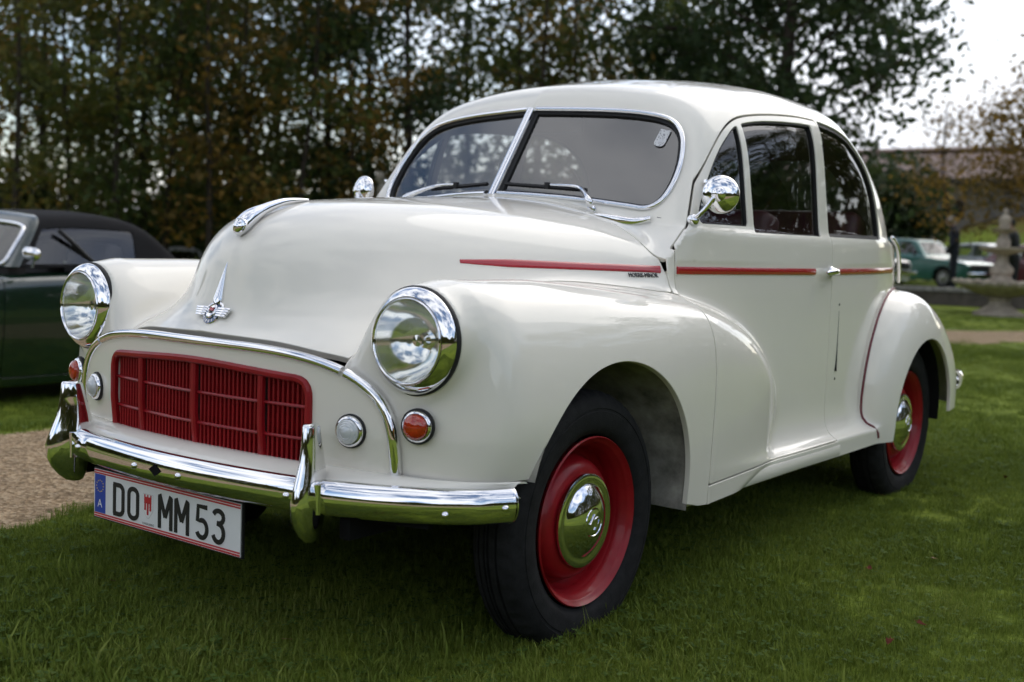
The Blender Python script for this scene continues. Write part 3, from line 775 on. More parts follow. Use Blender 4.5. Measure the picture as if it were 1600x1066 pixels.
for s in (1, -1):
    e, M = lamp('headlight', (s * .556, -.449, .7200), (s * .045, -1, .02), [
        ('gasket', [(.1005, -.02), (.1105, -.004), (.1110, .004), (.1075, .008)], M_RUBBER, 60, 64),
        ('bezel', [(.1065, .000), (.1080, .006), (.1072, .011), (.1040, .017), (.0985, .0235), (.0925, .0285), (.0893, .0305), (.0880, .0290), (.0882, .0262), (.0868, .0262), (.0862, .0325), (.0845, .0340), (.0825, .0325), (.0815, .0270)], M_CHROME, 50, 96),
        ('reflector', [(.0820, .026), (.074, .004), (.060, -.018), (.040, -.034), (.018, -.040), (.016, -.028), (.0, -.026)], M_REFLECT, 50, 64),
        ('bulb_shield', [(.0, -.002), (.012, -.004), (.013, -.012), (.006, -.020), (.004, -.032)], M_CHROME, 50, 24)])
    V, F = lathe([(r, .0285 + .016 * (1 - (r / .0825) ** 2)) for r in np.linspace(.0825, 0, 16)], 72)
    o = mobj('lens', V, F, M_LENS, e, True); o.matrix_local = M
    lamp('indicator_lamp', (s * .578, yfront(.578, .551) + .008, .551), (s * .28, -1, 0), [
        ('gasket', [(.030, -.008), (.0365, .0), (.0365, .006), (.031, .009)], M_RUBBER, 50, 40),
        ('lamp_rim', [(.0325, .004), (.0325, .009), (.0305, .0135), (.0275, .015), (.0262, .0125)], M_CHROME, 50, 48),
        ('lamp_lens', [(.0265, .010), (.0262, .016)] + [(.0262 * math.cos(t), .017 + .014 * math.sin(t)) for t in np.linspace(.15, math.pi / 2, 9)], M_AMBER, 40, 40)])
    lamp('side_lamp', (s * .437, yfront(.437, .530) + .001, .5285), (s * .22, -1, 0), [
        ('gasket', [(.030, -.006), (.0355, .0), (.0355, .005), (.031, .008)], M_RUBBER, 50, 40),
        ('lamp_rim', [(.0325, .004), (.0320, .009), (.0300, .0135), (.0270, .0145), (.0255, .012)], M_CHROME, 50, 48),
        ('lamp_lens', [(.0258, .010), (.0255, .0165), (.0225, .020), (.0215, .0195), (.0185, .0225), (.0175, .022), (.0140, .0245), (.0130, .024), (.0085, .026), (.0, .0268)], M_CLEAR, 30, 40)])

# ---- grille
def grille_pt(x, z, out=0.): return (x, yfront(abs(x), z) - out, z)
gl = empty('radiator_grille', parent=car)
inn = GRILLE
Pg = np.array([grille_pt(a, b, .001) for a, b in on_poly(GRILLE, 'front')[:, [0, 2]]])
V, F = sweep(Pg, [(-.006, -.006), (-.007, .004), (-.003, .0085), (.004, .0085), (.009, .004), (.009, -.006)], np.repeat([[0, -1, 0]], len(Pg), 0), True)
mobj('grille_frame', V, F, M_RED, gl, True, None, 40)
def ztop_g(x): return .640 - .018 * (abs(x) / .335) ** 2 - (0.02 * max(0, abs(x) - .315) / .02)
for xb in (-.207, 0, .207):
    zz = np.linspace(.438, ztop_g(xb) - .002, 10)
    V, F = sweep([grille_pt(xb, z, -.001) for z in zz], [(-.0075, -.006), (-.0075, .003), (-.004, .0065), (.004, .0065), (.0075, .003), (.0075, -.006)], np.repeat([[0, -1, 0]], 10, 0))
    mobj('grille_post', V, F, M_RED, gl, True, None, 40)
for zb in (.498, .566):
    xx = np.linspace(-.333, .333, 40)
    V, F = sweep([grille_pt(x, zb, -.006) for x in xx], [(-.0032, -.003), (-.0032, .002), (0, .0045), (.0032, .002), (.0032, -.003)], np.repeat([[0, -1, 0]], 40, 0))
    mobj('grille_crossbar', V, F, M_RED, gl, True, None, 40)
sl = MB(); sl.add(*sweep([(0, 0, -.5), (0, 0, .5)], [(-.0026, -.007), (-.0028, .002), (0, .004), (.0028, .002), (.0026, -.007)], np.array([[0, -1., 0]] * 2)))
slat0 = None
for x in np.arange(-.3225, .3226, .0129):
    if min(abs(x - q) for q in (-.207, 0, .207)) < .0085: continue
    zt = ztop_g(x) - .002
    if slat0 is None: o = slat0 = sl.build('grille_slat', M_RED, gl, True, 40)
    else: o = slat0.copy(); COL.objects.link(o)
    o.parent = gl; p = grille_pt(x, .53, -.012); o.matrix_local = Matrix.Translation((p[0], p[1], (.437 + zt) / 2)) @ Matrix.Rotation(math.atan(.54 * x), 4, 'Z') @ Matrix.Diagonal((1, 1, zt - .437, 1))
MB().box((0, -.44, .535), (.70, .02, .23)).build('radiator_core', mat('radiator_black', (.012, .008, .008), rough=.8), gl, False)
# chrome surround of the grille panel
def strip_pts():
    t = np.linspace(0, 1, 70); out = []
    for q in t:
        a = q * math.pi / 2; p = 3.55
        out.append((.530 * math.sin(a) ** (2 / p), .44 + .240 * math.cos(a) ** (2 / p)))
    out = np.array(out); seg = np.linalg.norm(np.diff(out, axis=0), axis=1); c = np.concatenate([[0], np.cumsum(seg)]); L = c[-1]
    tt = np.linspace(0, L, 70); return np.stack([np.interp(tt, c, out[:, i]) for i in (0, 1)], 1)
SP = strip_pts(); P3 = np.array([(x, yfront(x, z) + .003, z) for x, z in SP])
Nn = unit_(np.stack([SP[:, 0] * .30, np.full(len(SP), -1.), np.full(len(SP), .25)], 1))
prof_s = [(-.0105, -.008), (-.011, .002), (-.007, .009), (0, .0115), (.007, .009), (.011, .002), (.0105, -.008)]
j = int(np.argmax(SP[:, 0] > .414))
Pc = np.concatenate([(P3[:j] * [-1, 1, 1])[::-1], P3[1:j]]); Nc = np.concatenate([(Nn[:j] * [-1, 1, 1])[::-1], Nn[1:j]])
V, F = sweep(Pc, prof_s, Nc); mobj('grille_panel_trim', V, F, M_CHROME, car, True, None, 50)
Pe = np.concatenate([P3[j:], [[.530, yfront(.530, .436) + .003, .430]]]); Ne = np.concatenate([Nn[j:], Nn[-1:]])
V, F = sweep(Pe, prof_s, Ne)
for s in (1, -1): mobj('grille_panel_trim', V * [s, 1, 1], F if s > 0 else [f[::-1] for f in F], M_CHROME, car, True, None, 50)

# ---- bumpers
def bump_curve(n=80):
    c = spline([(-.754, -.350), (-.748, -.366), (-.70, -.436), (-.60, -.516), (-.43, -.590), (-.25, -.625), (0, -.6415), (.25, -.625), (.43, -.590), (.60, -.516), (.70, -.436), (.748, -.366), (.754, -.350)], n)
    return c
bc = bump_curve(); bn = np.gradient(bc, axis=0); bn = unit_(np.stack([bn[:, 1], -bn[:, 0]], 1))
front_bumper = empty('front_bumper', parent=car)
sec_b = [(-.036, -.020), (-.0365, -.012), (-.034, -.006), (-.027, .001), (-.017, .006), (-.006, .0085), (.006, .0085), (.017, .006), (.027, .001), (.034, -.006), (.0365, -.012), (.036, -.020), (.030, -.014), (.012, -.004), (-.012, -.004), (-.030, -.014)]
Pb = np.concatenate([bc, np.full((len(bc), 1), .3995)], 1); Nb = np.concatenate([bn, np.zeros((len(bc), 1))], 1)
Pb = Pb - Nb * .0085
V, F = sweep(Pb, sec_b, Nb); mobj('bumper_blade', V, F, M_CHROME, front_bumper, True, None, 45)
def bump_at(x):
    i = np.argmin(np.abs(bc[:, 0] - x) + (np.abs(bc[:, 1]) < .3)); return Vector((bc[i, 0], bc[i, 1], 0)), Vector((bn[i, 0], bn[i, 1], 0))
for x, z in ((-.101, .396), (.078, .396), (.372, .398), (-.372, .398), (.668, .387), (.742, .398), (-.668, .387), (-.742, .398)):
    p, n = bump_at(x); V, F = lathe([(.0075, -.004), (.0075, .0015), (.006, .0045), (.003, .0062), (0, .0066)], 16)
    mobj('bumper_bolt', xfV(V, axis_M((p.x, p.y, z), n)), F, M_CHROME, front_bumper, True, None, 50)
V, F = lathe([(.0, .0005), (.0125, .0005), (.0145, .0015), (.017, .0012)], 4); p, n = bump_at(-.003)
mobj('crank_hole_cover', xfV(V, axis_M((p.x, p.y, .398), n) @ Matrix.Diagonal((1.25, .8, 1, 1))), F, M_BLACK, front_bumper, False)
# painted apron between bumper and body
A = spline([(0, yfront(0, .45) + .002, .452), (.25, yfront(.25, .45) + .002, .451), (.45, yfront(.45, .45) + .006, .449), (.58, -.452, .446), (.66, -.418, .444), (.715, -.37, .442), (.745, -.31, .440)], 40)
bi = [bump_at(x)[0] for x in np.linspace(0, .754, 40)]
Bv = np.array([(p.x - bump_at(p.x)[1].x * .022, p.y - bump_at(p.x)[1].y * .022, .428) for p in bi]); Bv = spline(Bv[::3], 40)
V = []; F = []
for t in np.linspace(0, 1, 8):
    C_ = A * (1 - t) + Bv * t; C_[:, 2] += .010 * math.sin(math.pi * t) ** .8 - .0 * t; V.append(C_)
V.append(Bv - [0, -.03, .02])
V = np.concatenate(V); m_ = 40
for r_ in range(8):
    for i in range(m_ - 1): F.append((r_ * m_ + i, (r_ + 1) * m_ + i, (r_ + 1) * m_ + i + 1, r_ * m_ + i + 1))
V2 = np.concatenate([V, V * [-1, 1, 1]]); F2 = F + [tuple(i + len(V) for i in f[::-1]) for f in F]
mobj('apron', V2, F2, M_PAINT, front_bumper, True, None, 60)
# lower apron lip and brackets
V, F = sweep(np.stack([np.linspace(-.62, .62, 30), -.575 + .27 * np.linspace(-.62, .62, 30) ** 2, np.full(30, .362)], 1), [(-.012, -.030), (-.012, -.010), (.012, -.004), (.016, -.030)], np.repeat([[0, -1, 0]], 30, 0))
mobj('lower_apron', V, F, M_BLACK, front_bumper, True, None, 40)
for s in (1, -1):
    MB().box((s * .46, -.47, .335), (.03, .14, .045)).build('bumper_bracket', M_BLACK, front_bumper, True, 30, .004)
def overrider(s):
    rows = [(.550, .007, .014, .004), (.549, .0125, .021, .004), (.543, .0145, .025, .003), (.510, .016, .031, .000), (.470, .0185, .040, -.002), (.435, .0225, .050, .002), (.400, .0255, .056, .008), (.370, .025, .052, .010), (.345, .0225, .043, .007), (.325, .017, .032, .001), (.311, .010, .020, -.005), (.307, .004, .008, -.008)]
    p, n = bump_at(s * .418); V = []; F = []; kk = 18
    t = Vector((-n.y, n.x, 0))
    for z, w, d, off in rows:
        for i in range(kk):
            a = 2 * math.pi * i / kk; ca, sa = math.cos(a), math.sin(a)
            lx = w * (abs(ca) ** .75) * (1 if ca > 0 else -1) * (1 - .38 * max(0, sa)); ly = d * (abs(sa) ** .8) * (1 if sa > 0 else -1)
            q = p + t * lx + n * (ly + off - .006); V.append((q.x, q.y, z))
    for r_ in range(len(rows) - 1):
        for i in range(kk): F.append((r_ * kk + i, (r_ + 1) * kk + i, (r_ + 1) * kk + (i + 1) % kk, r_ * kk + (i + 1) % kk))
    F.append(tuple(range(kk))); F.append(tuple((len(rows) - 1) * kk + i for i in range(kk))[::-1])
    o = mobj('overrider', V, [f[::-1] for f in F], M_CHROME, front_bumper, True)
    V, F = sweep([(p + t * 0 + n * .001 + Vector((0, 0, z))) + t * 0 for z in (.37, .43)], [(-.031, -.012), (-.031, .004), (-.026, .008), (.026, .008), (.031, .004), (.031, -.012)], np.array([list(n)] * 2))
    mobj('overrider_clamp', V, F, M_CHROME, front_bumper, True, None, 40)
for s in (1, -1): overrider(s)
rb = empty('rear_bumper', parent=car)
rc = spline([(-.72, 2.72), (-.70, 2.80), (-.60, 2.90), (-.4, 2.985), (0, 3.03), (.4, 2.985), (.60, 2.90), (.70, 2.80), (.72, 2.72)], 60); rn = np.gradient(rc, axis=0); rn = unit_(np.stack([-rn[:, 1], rn[:, 0]], 1))
V, F = sweep(np.concatenate([rc, np.full((60, 1), .425)], 1), [(b_, a_) for a_, b_ in [(q[1], q[0]) for q in sec_b]], np.concatenate([rn, np.zeros((60, 1))], 1)); mobj('bumper_blade', V, F, M_CHROME, rb, True, None, 45)

# ---- number plate
pl = empty('number_plate', parent=car)
PLM = Matrix.Translation((-.046, -.597, .2975)) @ Matrix.Rotation(rad(90), 4, 'X')      # local x right, y up, z towards the front
def plate_part(nm, V, F, m, sharp=30): return mobj(nm, xfV(V, PLM), F, m, pl, False)
def rect(x0, y0, x1, y1, z, m, nm='plate_print'):
    b = MB(); b.box(((x0 + x1) / 2, (y0 + y1) / 2, z), (x1 - x0, y1 - y0, .0006)); return plate_part(nm, b.v, b.f, m)
b = MB(); b.box((0, 0, -.004), (.530, .121, .006)); plate_part('plate_backing', b.v, b.f, M_RUBBER)
b = MB(); b.box((0, 0, 0), (.522, .114, .003)); plate_part('plate_sheet', b.v, b.f, M_WHITE)
for y0, y1 in ((.0465, .0500), (.0520, .0560), (-.0500, -.0465), (-.0560, -.0520)): rect(-.260, y0, .260, y1, .0017, M_PLATERED, 'border_line')
rect(-.258, -.0455, -.2165, .0455, .0018, M_BLUE, 'country_band')
V, F = text_mesh('A', .028, 1.0); plate_part('country_letter', V + [-.2375, -.024, .0024], F, M_WHITE)
for i in range(12):
    a = i * math.pi / 6; V, F = lathe([(.0, 0), (.0022, 0)], 5); F = [f for f in F]
    b = MB(); b.box((0, 0, 0), (.0026, .0026, .0004)); plate_part('band_star', np.array(b.v) + [-.2375 + .0135 * math.cos(a), .018 + .0135 * math.sin(a), .0023], b.f, M_YELLOW)
def stroke_letters(paths, cx, w=.0105, h=.078):
    """plate lettering: strokes of even width"""
    for pts in paths:
        p = np.array(pts, float); p = np.concatenate([p * [1, h], np.zeros((len(p), 1))], 1); p[:, 0] += cx; p[:, 2] = .0022
        yield sweep(p, [(-w / 2, -.0006), (-w / 2, .0008), (w / 2, .0008), (w / 2, -.0006)], np.repeat([[0, 0, 1.]], len(p), 0))
arc = lambda cx, cy, rx, ry, a0, a1, n=12: [(cx + rx * math.cos(rad(a)), cy + ry * math.sin(rad(a))) for a in np.linspace(a0, a1, n)]
hw = .0165
GLY = {
 'D': [[(-hw, -.44), (-hw, .44)], [(-hw - .004, .435)] + arc(.002, .27, hw - .002, .165, 90, 0) + arc(.002, -.27, hw - .002, .165, 0, -90) + [(-hw - .004, -.435)]],
 'O': [arc(0, .27, hw, .165, 0, 180) + arc(0, -.27, hw, .165, 180, 360) + [(hw, .27), (hw, .30)]],
 'M': [[(-.0205, -.5), (-.0205, .44)], [(.0205, -.5), (.0205, .44)], [(-.0200, .49), (0, -.15)], [(.0200, .49), (0, -.15)]],
 '5': [[(hw, .435), (-hw + .003, .435), (-hw + .001, .02)] + arc(0, -.19, hw, .245, 140, -90, 16)[2:] + arc(0, -.27, hw, .165, -90, -170, 6)[1:]],
 '3': [arc(0, .26, hw, .175, 160, -90, 14) + [(-.004, .085)], [(-.004, .085)] + arc(0, -.18, hw + .001, .255, 90, -160, 18)]}
for ch, cx in (('D', -.164), ('O', -.109), ('M', .0085), ('M', .0665), ('5', .136), ('3', .190)):
    for k_, (V, F) in enumerate(stroke_letters(GLY[ch], cx)):
        plate_part('plate_character', V + [0, -.003, .0002 * k_], F, M_INK)
# coat of arms: red gonfalon with three hanging flags on a shield
sh = rpoly([(-.019, .026, 0), (.019, .026, 0), (.019, -.012, .012), (0, -.036, .01), (-.019, -.012, .012)])
V = np.concatenate([sh, np.full((len(sh), 1), .0019)], 1) + [-.0545, .002, 0]; plate_part('shield_outline', V, [tuple(range(len(sh)))], mat('shield_grey', (.60, .60, .58), rough=.4))
V = np.concatenate([sh * .93, np.full((len(sh), 1), .0022)], 1) + [-.0545, .002, 0]; plate_part('shield_field', V, [tuple(range(len(sh)))], M_WHITE)
for x0, y0, x1, y1 in ((-.013, .004, .013, .019), (-.0125, -.012, -.0065, .005), (-.003, -.022, .003, .005), (.0065, -.012, .0125, .005), (-.013, .019, -.009, .024), (-.002, .019, .002, .024), (.009, .019, .013, .024)):
    rect(-.0545 + x0, .002 + y0, -.0545 + x1, .002 + y1, .0026, M_PLATERED, 'gonfalon')
V, F = text_mesh('VORARLBERG', .0075, .95); plate_part('province_name', V + [-.0535, -.0415, .0022], F, M_INK)

# ---- bonnet emblem and mascot
em = empty('bonnet_emblem', parent=bonnet)
ep, en = on_body([[0, -.50, .738]]); ep = ep[0]; en = en[0]
EM = axis_M(ep, en)
def em_part(nm, V, F, m, sharp=40): return mobj(nm, xfV(V, EM), F, m, em, True, None, sharp)
V, F = lathe([(.030, -.008), (.030, .003), (.0275, .0055), (.022, .0045)], 40); em_part('emblem_ring', V, F, M_CHROME)
V, F = lathe([(.0255, .0050), (.0255, .0060), (.016, .0062), (.0, .0062)], 40); V[:, 1] -= .004; em_part('emblem_disc', V, F, mat('enamel_blue', (.03, .08, .20), rough=.25, coat=1))
V, F = lathe([(.019, .005), (.0185, .009), (.016, .011), (.0145, .0095), (.0, .0105)], 40); em_part('emblem_boss', V * [.8, 1, 1], F, M_CHROME)
b = MB(); b.box((0, .003, .011), (.013, .007, .002)); b.box((-.004, .007, .011), (.003, .004, .0018)); b.box((.005, .0065, .011), (.003, .004, .0018)); em_part('emblem_crest', b.v, b.f, M_STRIPE)
b = MB()
for k_ in range(3): b.box((0, -.001 - k_ * .002, .0116), (.014, .0009, .001))
em_part('emblem_waves', b.v, b.f, M_INK)
for s in (1, -1):
    b = MB()
    for k_ in range(4): b.box((s * (.0365 - .001 * k_), .0085 - .0058 * k_, .006), (.040 - .003 * k_, .0050, .007))
    b.build('emblem_bar', M_CHROME, em, True, 30, .001).data.transform(EM)
for i_, ch in enumerate('MORRIS'):
    a = rad(-150 + i_ * 24); V, F = text_mesh(ch, .0098, 1.0, .0004)
    c_, s_ = math.cos(a + math.pi / 2), math.sin(a + math.pi / 2)
    V = V @ np.array([[c_, s_, 0], [-s_, c_, 0], [0, 0, 1]]); em_part('emblem_letter', V + [.0218 * math.cos(a), -.004 + .0218 * math.sin(a), .0068], F, M_CHROME)
zz = np.linspace(.758, .862, 14); P, N = on_body([(0, -.49, z) for z in zz])
V, F = sweep(P, half(.0105, .011), N, False, True, np.concatenate([[1.0], 1.05 * (1 - np.linspace(0, .95, 13)) ** 1.15 + .05])); mobj('emblem_spear', V, F, M_CHROME, em, True, None, 50)
ys = np.linspace(-.432, -.225, 26); P, N = slide_z([(0, y, 1.0) for y in ys])
sc_ = np.interp(ys, [-.432, -.425, -.415, -.395, -.36, -.30, -.225], [.5, .85, 1.0, .95, .62, .40, .14])
lift_ = np.interp(ys, [-.432, -.40, -.30, -.225], [.014, .016, .012, .003])
V, F = sweep(P + N * lift_[:, None], [(.019 * math.cos(a), .021 * math.sin(a)) for a in np.linspace(0, 2 * math.pi, 20, endpoint=False)], N, False, True, sc_); mobj('bonnet_mascot', V, F, M_CHROME, bonnet, True, None, 70)
MD = axis_M(P[2] + N[2] * lift_[2] + np.array([.006, -.012, .0]), (.25, -1, .10)); V, F = lathe([(.0165, -.004), (.0165, .002), (.0145, .004), (.013, .003), (.0, .0045)], 28); mobj('mascot_medallion', xfV(V, MD), F, M_CHROME, bonnet, True, None, 40)
b_ = text_mesh('M', .016, 1, .0006); mobj('mascot_letter', xfV(b_[0] + [0, 0, .0048], MD), b_[1], M_CHROME, bonnet, False)
# script on the bonnet side
for s in (1, -1):
    V, F = text_mesh('MORRIS-MINOR', .0175, .80, .0008, .0)
    P, N = on_body([(.565, .395, .8425)]); Mt = axis_M(P[0] * [s, 1, 1], N[0] * [s, 1, 1])
    mobj('name_script', xfV(V + [0, 0, .002], Mt), F, mat('badge_grey_%d' % s, (.03, .03, .03), rough=.4, metal=.3) if s > 0 else MATS['badge_grey_1'], bonnet, False)

# ---- wipers, trafficators, handles, mirrors
for s in (1, -1):
    wp = empty('wiper', parent=car)
    piv, pn = on_body([(.345, .50, 1.04)]); piv = piv[0]; piv[2] += .004
    scr = lambda x, z, out: np.array((x, .492 + .21 * x + .674 * (z - 1.05), z)) + np.array([.16, -.82, .55]) * out
    path = [piv + [0, -.004, .006], piv + [-.006, -.012, .028], scr(.26, 1.070, .020), scr(.17, 1.078, .016)]
    V, F = sweep(spline(path, 18), circ(.006, 8), None, False, True, np.interp(np.linspace(0, 1, 18), [0, .25, .5, 1], [1.3, 1.7, 1.1, .55])); mobj('wiper_arm', V * [s, 1, 1], F if s > 0 else [f[::-1] for f in F], M_CHROME, wp, True, None, 60)
    V, F = lathe([(.013, -.006), (.013, .004), (.010, .010), (.0, .012)], 20); mobj('wiper_spindle', xfV(V, axis_M(piv * [s, 1, 1], (0, -.5, .85))), F, M_CHROME, wp, True, None, 50)
    V, F = sweep([scr(x, z, .011) for x, z in zip(np.linspace(.285, .030, 12), np.linspace(1.068, 1.082, 12))], [(-.0035, -.006), (-.0035, .004), (.0035, .004), (.0035, -.006)], np.repeat([[.16, -.82, .55]], 12, 0)); mobj('wiper_blade', V * [s, 1, 1], F if s > 0 else [f[::-1] for f in F], M_RUBBER, wp, True, None, 50)
    c_ = scr(.165, 1.076, .016); MB().box(tuple(c_ * [s, 1, 1]), (.014, .012, .018)).build('blade_clip', M_RUBBER, wp, True, 30, .002)
    # chrome scuttle finisher at the screen corner
    P, N = on_body([(x, .462 + (x - .37) * .60, 1.01) for x in np.linspace(.375, .500, 16)])
    sc_ = np.interp(np.linspace(0, 1, 16), [0, .1, .5, .85, .87, 1], [.15, .45, .95, 1, .8, .85]); V, F = sweep(P + N * .002, half(.011, .014), N, False, True, sc_); mobj('scuttle_trim', V * [s, 1, 1], F if s > 0 else [f[::-1] for f in F], M_CHROME, car, True, None, 50)
    # trafficator slot
    P = np.array([(.66, 1.521, .735), (.66, 1.523, .66), (.66, 1.523, .60), (.66, 1.522, .55), (.66, 1.521, .537)]); P = spline(P, 14); P, N = on_body(P)
    V, F = sweep(P, half(.0105, .004), N, False, True, np.interp(np.linspace(0, 1, 14), [0, .3, .7, .93, 1], [.12, .22, .6, 1, .9])); mobj('trafficator', V * [s, 1, 1], F if s > 0 else [f[::-1] for f in F], M_BLACK, car, True, None, 50)
    for z in (.757, .512):
        P, N = on_body([(.66, 1.520, z)]); V, F = lathe([(.004, -.001), (.004, .001), (.002, .002), (0, .0022)], 10); mobj('trafficator_screw', xfV(V, axis_M(P[0] * [s, 1, 1], N[0] * [s, 1, 1])), F, M_BLACK, car, True)
    # door handle
    d_ = door_l if s > 0 else door_r; h = empty('door_handle', parent=d_)
    P, N = on_body([(.66, 1.428, .864)]); Mh = axis_M(P[0] * [s, 1, 1], N[0] * [s, 1, 1])
    V, F = lathe([(.018, -.002), (.018, .004), (.014, .007), (.011, .018), (.009, .022), (0, .023)], 24); mobj('handle_boss', xfV(V, Mh), F, M_CHROME, h, True, None, 40)
    V, F = sweep(spline([(.0, 0, .022), (-s * .02, 0, .033), (-s * .06, -.001, .038), (-s * .105, -.004, .030)], 14), [(.010 * math.cos(a), .006 * math.sin(a)) for a in np.linspace(0, 2 * math.pi, 12, endpoint=False)], np.repeat([[0, 0, 1.]], 14, 0), False, True, np.interp(np.linspace(0, 1, 14), [0, .1, .6, .95, 1], [.6, 1.1, .95, .8, .4])); mobj('handle_lever', xfV(V, Mh), F, M_CHROME, h, True, None, 60)
    V, F = lathe([(.030, .0), (.026, .0012), (.020, .0005), (.0, .0006)], 32); mobj('handle_dish', xfV(V, Mh), F, M_PAINT, h, True, None, 60)
    # wing mirror on the quarterlight corner
    mr = empty('wing_mirror', parent=d_)
    P, N = on_body([(.60, .598, .998)]); b0 = P[0]; hc = np.array([.655, .640, 1.069])
    V, F = lathe([(.017, -.002), (.017, .003), (.013, .012), (.008, .016), (0, .017)], 20); mobj('mirror_base', xfV(V, axis_M(b0 * [s, 1, 1], N[0] * [s, 1, 1])), F, M_CHROME, mr, True, None, 40)
    V, F = sweep(spline([b0 + N[0] * .010, b0 * .55 + hc * .45 + [.006, -.02, -.006], hc + [0, -.030, -.006]], 12), circ(.0065, 8)); mobj('mirror_arm', V * [s, 1, 1], F if s > 0 else [f[::-1] for f in F], M_CHROME, mr, True)
    Mm = axis_M(hc * [s, 1, 1], (s * .30, -1, .02))
    V, F = lathe([(.050, -.010), (.0515, -.004), (.0505, .002)] + [(.050 * math.cos(t), .002 + .024 * math.sin(t)) for t in np.linspace(.1, 1.5, 12)] + [(0, .0262)], 48); mobj('mirror_head', xfV(V, Mm), F, M_CHROME, mr, True, None, 60)
    V, F = lathe([(.020, .018), (.020, .026), (.014, .034), (0, .036)], 24); mobj('mirror_boss', xfV(V, Mm), F, M_CHROME, mr, True, None, 50)
    V, F = lathe([(.0, -.0085), (.0485, -.0085)], 40); mobj('mirror_glass', xfV(V, Mm), F, M_REFLECT, mr, False)
    # quarterlight hinge, catch and boot rail
    P = on_poly(VENT, 'side'); i_ = int(np.argmin(np.abs(P[:, 2] - 1.095) + (P[:, 1] > .75))); q = P[i_]; MB().box(tuple((q + [.006, -.006, 0]) * [s, 1, 1]), (.012, .012, .030)).build('quarterlight_hinge', M_CHROME, d_, True, 30, .003)
    P, N = on_body(spline([(.56, 2.17, .975), (.55, 2.235, .93), (.53, 2.30, .875), (.50, 2.36, .82)], 16)); V, F = sweep(P + N * .016, circ(.008, 8), N); mobj('boot_rail', V * [s, 1, 1], F if s > 0 else [f[::-1] for f in F], M_CHROME, car, True)
# round inspection sticker on the windscreen
stk = rpoly([(-.0165, -.030, .02), (.0165, -.030, .02), (.0165, .030, .002), (-.0165, .030, .002)])
m_st, nt, b = nodes_of('sticker_print'); tc = N_(nt, 'ShaderNodeTexCoord'); vo = N_(nt, 'ShaderNodeTexVoronoi', Scale=190.0); nt.links.new(tc.outputs['Object'], vo.inputs['Vector'])
rp = N_(nt, 'ShaderNodeValToRGB'); rp.color_ramp.elements[0].color = (.16, .16, .17, 1); rp.color_ramp.elements[0].position = .3; rp.color_ramp.elements[1].color = (.62, .62, .62, 1); rp.color_ramp.elements[1].position = .42
nt.links.new(vo.outputs['Distance'], rp.inputs[0]); nt.links.new(rp.outputs[0], b.inputs['Base Color']); b.inputs['Roughness'].default_value = .4
stM = axis_M(scr(.430, 1.232, -.006), (.21, -1, .674), (0, 0, 1)) @ Matrix.Rotation(rad(-12), 4, 'Z')
V = np.concatenate([stk, np.zeros((len(stk), 1))], 1); mobj('inspection_sticker', xfV(V, stM), [tuple(range(len(stk)))], m_st, car, False)
V, F = lathe([(.006, .0006), (.0, .0006)], 16); mobj('sticker_date', xfV(V + [0, -.010, 0], stM), F, mat('sticker_white', (.6, .6, .62), rough=.4), car, False)

# ---- cabin: seats, dash, steering wheel (right-hand drive)
def cushion(nm, c, d, tilt, parent=car, bev=.04):
    o = MB().box((0, 0, 0), d).build(nm, M_SEAT, parent, True, 40)
    bevel_mesh(o, bev, 4); o.matrix_local = Matrix.Translation(c) @ Matrix.Rotation(tilt, 4, 'X'); return o
for s in (1, -1):
    se = empty('front_seat', parent=car)
    cushion('seat_cushion', (s * .29, 1.03, .56), (.44, .46, .13), .05, se); cushion('seat_back', (s * .29, 1.27, .80), (.44, .12, .50), -.20, se)
rs = empty('rear_seat', parent=car); cushion('seat_cushion', (0, 1.72, .58), (1.1, .44, .15), .06, rs); cushion('seat_back', (0, 1.90, .82), (1.12, .16, .50), -.30, rs)
MB().box((0, .64, .93), (1.08, .16, .16)).build('dashboard', M_TRIM, car, True, 30, .03)
MB().box((0, 2.20, .985), (1.0, .36, .02)).build('parcel_shelf', M_TRIM, car, False)
sw = empty('steering_wheel', parent=car)
V, F = lathe([(.19 + .011 * math.cos(a), .011 * math.sin(a)) for a in np.linspace(0, 2 * math.pi, 11)], 48); MS = axis_M((-.32, .90, .875), (0, .80, .60)); mobj('wheel_rim', xfV(V, MS), F, mat('steering_bakelite', (.05, .035, .03), rough=.3), sw, True)
b = MB(); b.box((0, 0, -.01), (.37, .018, .008)); b.box((0, -.09, -.01), (.018, .18, .008)); mobj('wheel_spokes', xfV(b.v, MS), b.f, M_CHROME, sw, False)
V, F = tube([(-.32, .88, .93), (-.32, .62, .73)], .018); mobj('steering_column', V, F, M_TRIM, sw, True)
MB().box((.0, .80, 1.285), (.20, .015, .055)).build('rear_view_mirror', M_TRIM, car, True, 30, .006)
# ------------------------------------------------------------------ ground
def spot(bearing, dist, z=0.):
    """a place by compass bearing (degrees from the car's length axis) and distance from where the photographer stands"""
    b = rad(bearing); return Vector((2.11 + dist * math.sin(b), -2.21 + dist * math.cos(b), z))
def sstep(a, b, x): t = np.clip((x - a) / (b - a), 0, 1); return t * t * (3 - 2 * t)
def terrain(x, y):
    x = np.asarray(x, float); y = np.asarray(y, float)
    h = .043 - .20 * sstep(-2.2, -4.0, x) * (1 - sstep(6, 14, y))
    d = np.hypot(x - 2.11, y + 2.21)
    h = h - .06 * sstep(9, 16, y) * sstep(-9, -4, x)
    u_ = (x + 9.5) * .30 + (y - 42.) * .954                # leaf-strewn bank below the barn
    h = h + 2.9 * sstep(0, 11.5, u_) * sstep(-19, -12, x)
    h = h - 1.0 * sstep(-7., -17., x) * (1 - sstep(12, 24, y))
    h = h + .35 * sstep(38, 90, d)
    return h
